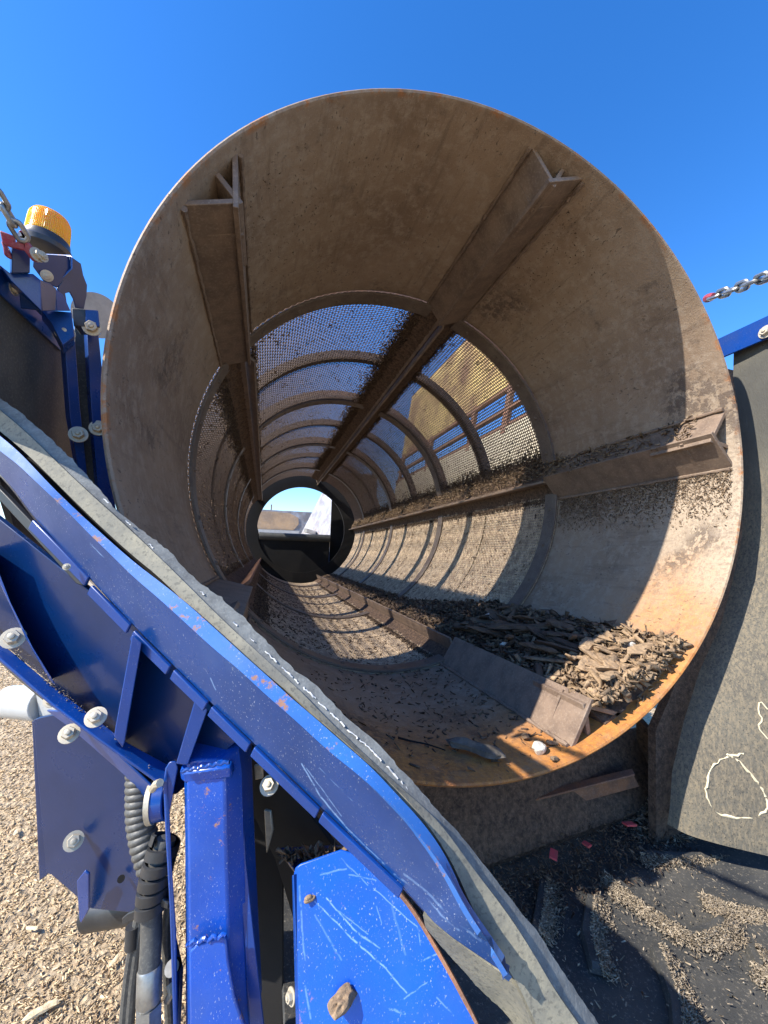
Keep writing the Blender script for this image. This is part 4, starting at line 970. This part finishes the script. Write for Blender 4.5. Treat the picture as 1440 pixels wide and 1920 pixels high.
sheet('gap_shade_strip', [[(a, b - 8, d + .022) for a, b, d in T3], [(a, b + 10, d + .05) for a, b, d in F1]], .004, BLACKIN, wg, n=60, seed=5)  # near-black strip added to stand in for shade in the gap
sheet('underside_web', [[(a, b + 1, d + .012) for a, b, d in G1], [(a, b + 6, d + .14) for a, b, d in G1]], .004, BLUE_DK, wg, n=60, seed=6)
sheet('top_flange', [F1, F2], .006, BLUE_EDGE, wg, n=110, seed=2)
G0 = [(a[0], a[1] + .5, a[2] + .001) for a in F2]
sheet('side_plate', [G0, G1], .008, BLUE_DUST, wg, n=110, seed=3)
# lip strips under the side plate
lipseg = [((60, 975), (165, 1083)), ((170, 1098), (243, 1172)), ((250, 1183), (318, 1250)), ((325, 1257), (388, 1318)), ((396, 1326), (468, 1396)), ((476, 1402), (598, 1520)), ((604, 1526), (755, 1670))]
for (a, b) in lipseg:
    da, db = 1213 / (a[0] + 1733) + .024, 1213 / (b[0] + 1733) + .024
    plate('lip_strip', [(a[0], a[1], da), (b[0], b[1], db), (b[0] - 8, b[1] + 16, db + .004), (a[0] - 8, a[1] + 16, da + .004)], .006, BLUE, wg)
plate('cover_strip', [(-40, 880, .76), (0, 915, .75), (160, 1085, .69), (155, 1098, .69), (140, 1095, .69), (0, 935, .75), (-40, 895, .76)], .01, BLACKP, wg)
# recessed web and gussets
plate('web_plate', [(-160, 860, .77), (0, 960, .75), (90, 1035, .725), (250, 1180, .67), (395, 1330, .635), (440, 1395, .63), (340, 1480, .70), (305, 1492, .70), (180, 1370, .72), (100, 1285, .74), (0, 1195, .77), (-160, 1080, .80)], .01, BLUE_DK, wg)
plate('lower_flange', [(-160, 1085, .72), (0, 1190, .69), (105, 1283, .675), (235, 1395, .665), (330, 1435, .67), (312, 1490, .64), (180, 1385, .645), (100, 1312, .65), (0, 1212, .665), (-160, 1105, .70)], .006, BLUE, wg)
plate('gusset', [(-20, 1020, .70), (0, 1078, .70), (20, 1130, .695), (62, 1215, .685), (105, 1284, .675), (98, 1284, .68), (50, 1200, .69), (8, 1112, .70), (-20, 1052, .705)], .09, BLUE, wg, view=True)
plate('gusset', [(248, 1190, .62), (266, 1205, .62), (234, 1392, .635), (230, 1402, .635), (214, 1380, .63), (217, 1360, .63)], .09, BLUE, wg, view=True)
plate('gusset', [(366, 1310, .615), (390, 1330, .615), (352, 1435, .625), (330, 1432, .625)], .09, BLUE, wg, view=True)
for px, py, d, r in ((25, 1197, .69, .0185), (180, 1345, .645, .016), (130, 1376, .66, .0155), (505, 1473, .66, .0155), (354, 1307, .70, .008), (214, 1166, .70, .008), (125, 1063, .66, .006), (97, 1313, .67, .012)):
    bolt(P(px, py, d), (CAMP - P(px, py, d)).normalized() + Vector((-.25, 0, .3)), r, wg)
# bits hanging below: box plate
gb = thing('guard_box', 'dark blue folded guard plate with a washer bolt and a drilled tab hanging lower left', 'guard plate')
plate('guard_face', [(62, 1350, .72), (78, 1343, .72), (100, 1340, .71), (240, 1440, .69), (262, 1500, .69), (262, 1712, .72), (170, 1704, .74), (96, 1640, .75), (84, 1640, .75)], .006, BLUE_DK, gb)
plate('guard_face', [(75, 1340, .70), (130, 1330, .685), (180, 1385, .66), (315, 1492, .655), (255, 1500, .68), (245, 1445, .685), (130, 1372, .69)], .004, BLUE, gb)
plate('guard_return', [(60, 1352, .725), (72, 1350, .722), (90, 1640, .752), (74, 1652, .755)], .02, BLUE_DK, gb, view=True)
plate('tab', [(144, 1652, .71), (158, 1634, .70), (166, 1640, .70), (167, 1705, .72), (152, 1732, .73), (148, 1728, .73)], .004, BLUE, gb)
bolt(P(138, 1577, .71), (CAMP - P(138, 1577, .71)), .0155, gb)
mb = MB(); q = P(227, 1648, .708); mb.lathe([(.006, 0), (.006, .003)], q, (CAMP - q).normalized(), 16); mb.obj('drilled_hole', BLACKIN, gb)
mb = MB(); mb.tube([P(170, 1712, .80), P(290, 1690, .78)], .03, 20); mb.obj('round_tube', BLACKP, gb)
gl = thing('grey_lamp', 'pale grey lamp housing bolted to the lower left of the blue wing', 'lamp')
mb = MB(); mb.tube([P(8, 1318, .80), P(18, 1315, .79), P(88, 1318, .76)], [.014, .030, .033], 20); mb.obj('lamp_housing', GREYP, gl, bevel=.002)
plate('lamp_bracket', [(66, 1290, .74), (84, 1292, .73), (98, 1322, .71), (155, 1330, .70), (160, 1338, .70), (120, 1338, .71), (70, 1352, .74)], .006, GREYP, gl)
# cables along the lower flange
cb = thing('cable_bundle', 'pair of black cables tied under the left edge of the blue wing', 'cables')
for off in ((0, 0), (-7, 9)):
    mb = MB(); mb.tube(smoothline([P(a + off[0], b + off[1], d) for a, b, d in ((-120, 1120, .74), (0, 1214, .71), (50, 1262, .70), (110, 1310, .69), (150, 1335, .70), (190, 1360, .73))], 2), .0065, 8); mb.obj('cable', CABLE, cb)
mb = MB(); q = [P(30 + 15 * math.cos(a), 1240 + 12 * math.sin(a) + 4 * math.cos(a), .70 - .012 * math.sin(a)) for a in [k * math.pi / 6 for k in range(12)]]; mb.tube(q, .0015, 5, closed=True); mb.obj('cable_tie', BLACKP, cb)

# hinge arm with ears and pin
ha = thing('lift_strut', 'bright blue box section hinge arm standing upright in the lower foreground', 'hinge arm')
def boxbeam(name, pts, wpx, depth, mt, parent, chamfer=.2):
    """box section arm: pts = (px left, px right, py, depth)"""
    mb = MB(); rings = []
    for (xl, xr, y_, d_) in pts:
        a, b = P(xl, y_, d_), P(xr, y_, d_); back = (RM @ Vector((0, 1, .25))).normalized() * depth; w = b - a
        ch = w * chamfer; cb_ = back * chamfer * 1.2
        rings.append([a + ch * .9, b - ch, b + cb_, b + back - cb_, b + back - ch, a + back + ch, a + back - cb_, a + cb_])
    for r in rings: mb.v += [tuple(q) for q in r]
    for i in range(len(rings) - 1):
        for k in range(8): mb.f.append((i * 8 + k, i * 8 + (k + 1) % 8, (i + 1) * 8 + (k + 1) % 8, (i + 1) * 8 + k))
    mb.f.append(tuple(range(8))[::-1]); mb.f.append(tuple(range((len(rings) - 1) * 8, len(rings) * 8)))
    return mb.obj(name, mt, parent, bevel=.003)
boxbeam('arm_tube', [(334, 437, 1424, .635), (331, 443, 1470, .625), (333, 446, 1600, .605), (333, 452, 1760, .585), (333, 462, 2000, .555)], 0, .10, BLUE_SCR, ha)
plate('arm_cap', [(336, 1436, .632), (345, 1424, .66), (425, 1412, .665), (436, 1420, .64), (432, 1440, .625), (345, 1452, .625)], .02, BLUE_SCR, ha, bevel=.004)
mb = MB(); pts = [P(350 + 73 * t, 1769 - 16 * t + 3 * math.sin(t * 25), .572) for t in [k / 30 for k in range(31)]]; mb.tube(pts, [.0030 + .0006 * math.sin(k * 2.3) for k in range(31)], 8); mb.obj('weld_seam', BLUE_SCR, ha)
plate('reinforcing_plate', [(354, 1785, .568), (366, 1772, .570), (420, 1754, .574), (424, 1762, .573), (428, 1800, .567), (440, 1870, .556), (470, 1960, .54), (356, 1960, .54)], .008, BLUE_SCR, ha, bevel=.003)
mb = MB(); pts = [P(340 + 90 * t, 1446 - 18 * t + 1.5 * math.sin(t * 40), .618) for t in [k / 30 for k in range(31)]]; mb.tube(pts, .003, 8); mb.obj('weld_seam', BLUE, ha)
he = thing('hinge_ears', 'two tall blue hinge ear plates clasping the upright arm', 'hinge plates')
plate('ear_plate', [(306, 1470, .63), (310, 1440, .635), (318, 1427, .64), (330, 1426, .64), (334, 1440, .64), (318, 1520, .63), (322, 1620, .61), (331, 1750, .59), (333, 1900, .57), (334, 1960, .56), (326, 1960, .56), (318, 1700, .60), (310, 1560, .62)], .10, BLUE, he, bevel=.002, view=True)
plate('ear_plate', [(438, 1408, .66), (446, 1398, .665), (452, 1402, .665), (453, 1470, .65), (462, 1620, .62), (500, 1960, .57), (470, 1960, .57), (447, 1620, .62), (440, 1500, .64)], .12, BLUE, he, bevel=.002, view=True)
mb = MB(); a = P(286, 1504, .66); b = P(314, 1498, .665); mb.tube([a, b], .030, 28); mb.obj('hinge_boss', BLUE, he, bevel=.002)
mb = MB(); ax_ = (b - a).normalized(); mb.lathe([(.024, -.004), (.032, -.004), (.032, .004), (.024, .004), (.024, -.004)], a, ax_, 30); mb.f = [f for f in mb.f if len(f) <= 4]; mb.obj('retaining_ring', ZINC, he)
mb = MB(); mb.tube([P(300, 1468, .62), P(293, 1470, .63), P(286, 1480, .635)], .006, 8); mb.obj('retaining_clip', ZINC, he)
# near-black plates added to stand in for the shade behind the arm
ib = thing('shade_backing', 'near-black plates added in place of the shaded void behind the hinge arm', 'backing')
plate('shade_plate', [(395, 1340, .80), (480, 1400, .78), (600, 1540, .76), (680, 1600, .78), (560, 1720, .80), (548, 1800, .80), (525, 1790, .80), (525, 1600, .84), (500, 1500, .86), (440, 1480, .86)], .01, BLACKIN, ib)
plate('shade_panel', [(440, 1400, .88), (530, 1500, .86), (530, 1960, .80), (455, 1960, .80)], .01, BLACKIN, ib)
plate('clip', [(476, 1436, .72), (492, 1434, .72), (493, 1460, .72), (478, 1463, .72)], .006, ZINC, ib)
plate('slot_strip', [(494, 1520, .76), (508, 1520, .76), (510, 1560, .75), (500, 1600, .75)], .006, ZINC, ib)
mb = MB(); mb.tube([P(441, 1548, .66), P(449, 1548, .66)], .005, 8); mb.obj('grease_nipple', ZINC, ib)

# scratched top plate
tp = thing('scratched_cover_plate', 'bright blue scratched cover plate with rusty right edge at the bottom centre', 'cover plate')
sp = [(549, 1640, .62), (552, 1628, .625), (562, 1620, .628), (640, 1592, .64), (660, 1598, .635), (700, 1622, .62), (740, 1662, .60), (780, 1712, .585), (820, 1780, .56), (860, 1850, .54), (900, 1930, .52), (925, 1990, .50), (565, 1990, .52), (562, 1930, .535)]
plate('cover_face', sp, .006, BLUE_PLATE, tp, bevel=.002)
ed = [a for a in sp[5:12]]
mb = MB(); mb.tube(smoothline([P(a[0] - 1, a[1], a[2] - .0005) for a in ed], 2), .0032, 6); mb.obj('worn_edge', RUST, tp)
plate('cover_side', [(547, 1642, .622), (550, 1640, .62), (564, 1990, .52), (556, 1990, .525)], .05, BLUE, tp, bevel=.001)
bolt(P(547, 1868, .56), Vector((-.9, -.4, .2)), .010, tp)
rock('bark_piece', on_plate(646, 1868) + Vector((-.004, -.012, .008)), (.029, .013, .010), 41, BARK, 'large brown bark nugget resting on the blue cover plate', 'bark', rot=(.5, .15, .6), sub=4, amp=.75, tone=.75)
rock('bark_piece', on_plate(582, 1685) + Vector((-.002, -.004, .003)), (.011, .006, .005), 42, BARK, 'small bark crumb near the upper left corner of the blue cover plate', 'bark', rot=(.5, 0, .2), sub=3, amp=.6, tone=.75)
# lower dusty flap between plate and skirt
lf = thing('lower_rubber_flap', 'olive dusty rubber flap hanging under the tip of the blue wing', 'rubber flap')
sheet('flap', [[(793, 1716, .512), (850, 1762, .505), (920, 1812, .498), (966, 1840, .488), (1010, 1950, .475), (1030, 2000, .47)], [(798, 1740, .53), (845, 1795, .53), (900, 1855, .53), (950, 1900, .53), (990, 1960, .53), (1010, 2010, .53)]], .008, SKIRT, lf, n=50, jag=[(1, .0014)])

# hydraulic hoses
hz = thing('hydraulic_hose', 'thick black hydraulic hose in spiral guard with grey crimp fitting beside the arm', 'hose')
path = smoothline([P(a, b, d) for a, b, d in ((262, 1430, .70), (262, 1480, .69), (262, 1530, .68), (270, 1580, .67), (285, 1625, .66))], 3)
path = resample(path, 150); rr_ = [.0205 + .0025 * abs(math.sin(k * math.pi / 10)) for k in range(150)]
mb = MB(); mb.tube(path, rr_, 20); mb.obj('corrugated_sleeve', CABLE, hz)
path2 = resample(smoothline([P(a, b, d) for a, b, d in ((312, 1572, .655), (300, 1610, .645), (290, 1650, .64), (284, 1700, .635), (284, 1760, .625), (280, 1820, .61))], 3), 90)
mb = MB(); mb.tube(path2, .0155, 16); mb.obj('hose', CABLE, hz)
mb = MB(); sp_ = []                           # spiral guard band
for k in range(240):
    t = k / 239; i = min(88, int(t * 50)); u = t * 50 - i; c_ = path2[i].lerp(path2[i + 1], u); tn = (path2[i + 1] - path2[i]).normalized(); e = tn.orthogonal().normalized(); g = tn.cross(e); an = t * 2 * math.pi * 5.2
    sp_.append((c_, e * math.cos(an) + g * math.sin(an), tn))
for (c_, r, tn) in sp_:
    for (ro, s) in ((.021, -.0085), (.0245, -.007), (.0245, .007), (.021, .0085)): mb.v.append(tuple(c_ + r * ro + tn * s))
for k in range(len(sp_) - 1):
    for j in range(4): mb.f.append((k * 4 + j, k * 4 + (j + 1) % 4, (k + 1) * 4 + (j + 1) % 4, (k + 1) * 4 + j))
mb.obj('spiral_guard', BLACKP, hz)
mb = MB(); a, b = P(281, 1812, .612), P(279, 1885, .598); mb.tube([a, a.lerp(b, .05), a.lerp(b, .9), b], [.0165, .0175, .0175, .015], 20); mb.obj('crimp_sleeve', GALV, hz)
mb = MB(); a, b = P(279, 1885, .598), P(277, 1990, .58); mb.tube([a, b], .019, 6); mb.obj('hex_fitting', GALV, hz)
for k, (x1, x2) in enumerate(((262, 238), (252, 226), (306, 322))):
    mb = MB(); mb.tube(smoothline([P(x1 + 12, 1690, .66), P(x1 + 4, 1740, .65), P((x1 + x2) / 2, 1830, .64), P(x2, 1990, .62)], 2), .007, 10); mb.obj('thin_hose', CABLE, hz)
plate('hose_strap', [(228, 1722, .635), (240, 1712, .635), (300, 1690, .62), (318, 1692, .625), (318, 1702, .625), (290, 1706, .618), (245, 1728, .632), (232, 1734, .635)], .006, BLACKP, hz)
mb = MB(); a, b = P(250, 1735, .65), P(248, 1775, .645); mb.tube([a, b], .0115, 14); mb.obj('hose_sleeve', BLACKP, hz)
mb = MB(); mb.lathe([(.010, -.004), (.010, .004)], P(322, 1815, .60), (CAMP - P(322, 1815, .6)), 14); mb.obj('fitting', ZINC, hz)
bl_ = thing('lower_link', 'slim blue link plate with a hole beside the hoses at the bottom', 'link plate')
plate('link_plate', [(312, 1700, .68), (322, 1720, .68), (334, 1830, .64), (334, 1960, .62), (308, 1960, .62), (310, 1800, .65)], .01, BLUE, bl_)
mb = MB(); q = P(329, 1810, .635); mb.lathe([(.0095, 0), (.0095, .004)], q, (CAMP - q).normalized(), 18); mb.obj('plate_hole', BLACKIN, bl_)
mb = MB(); mb.tube([P(318, 1845, .62), P(322, 1860, .615), P(314, 1875, .615)], .006, 8); mb.obj('clevis', ZINC, bl_)

# loose wood on the yard
rg = np.random.RandomState(71)
for px, py, ln, rz, lb in ((78, 1893, .13, .5, 'pale yellow split wood piece on the yard at the lower left'), (30, 1560, .09, 1.9, 'thin pale splinter on the yard beside the blue guard plate'), (215, 1800, .07, 1.2, 'short pale splinter on the yard left of the hoses'), (60, 1740, .08, 2.6, 'tan splinter lying alone on the yard below the drilled tab')):
    q = PZ(px, py, -2.375)
    bark_piece(0, 0, q, (ln, ln * .28, ln * .1), (.05, .1, rz), int(px * 7 + py), lb, tone=1.0, mt=STRAW, name='wood_splinter', cat='wood')
n_ = 260; q = [P(610 + rg.uniform(-60, 70), 1578 + rg.normal(0, 12), .66 + rg.uniform(-.02, .06)) for _ in range(n_)]
c0_ = thing('shelf_debris', 'dark bark crumbs caught in the gap behind the top of the blue cover plate', 'bark')
plate('catch_plate', [(520, 1590, .74), (690, 1580, .72), (705, 1625, .66), (560, 1640, .66)], .006, BLUE_DK, c0_)
pl_ = [P(530 + 160 * rg.uniform(), 1592 + 22 * rg.uniform() , .705 + rg.uniform(-.02, .01)) for _ in range(n_)]
stuff(chips_mesh('bark_crumbs', np.array([tuple(a) for a in pl_]), rg.uniform(.005, .022, n_), BARK, parent=c0_, tone=(0, .8), seed=72, flatness_tilt=.6))
# drifts of fines and crumbs lodged on the blue steel
n_ = 420; e_ = []
for _ in range(n_):
    t = rg.uniform(0, 1); x_ = 10 + 300 * t; y_ = 1208 + 275 * t - abs(rg.normal(0, 7)); e_.append(tuple(P(x_, y_, .682 - .038 * t + rg.uniform(0, .004))))
o = chips_mesh('lodged_crumbs', np.array(e_), rg.uniform(.001, .004, n_), PALE, tone=(0, 1), seed=73, flatness_tilt=.6); stuff(o); tag(o, 'fine pale crumbs lodged along the lower flange of the blue wing', 'mulch')
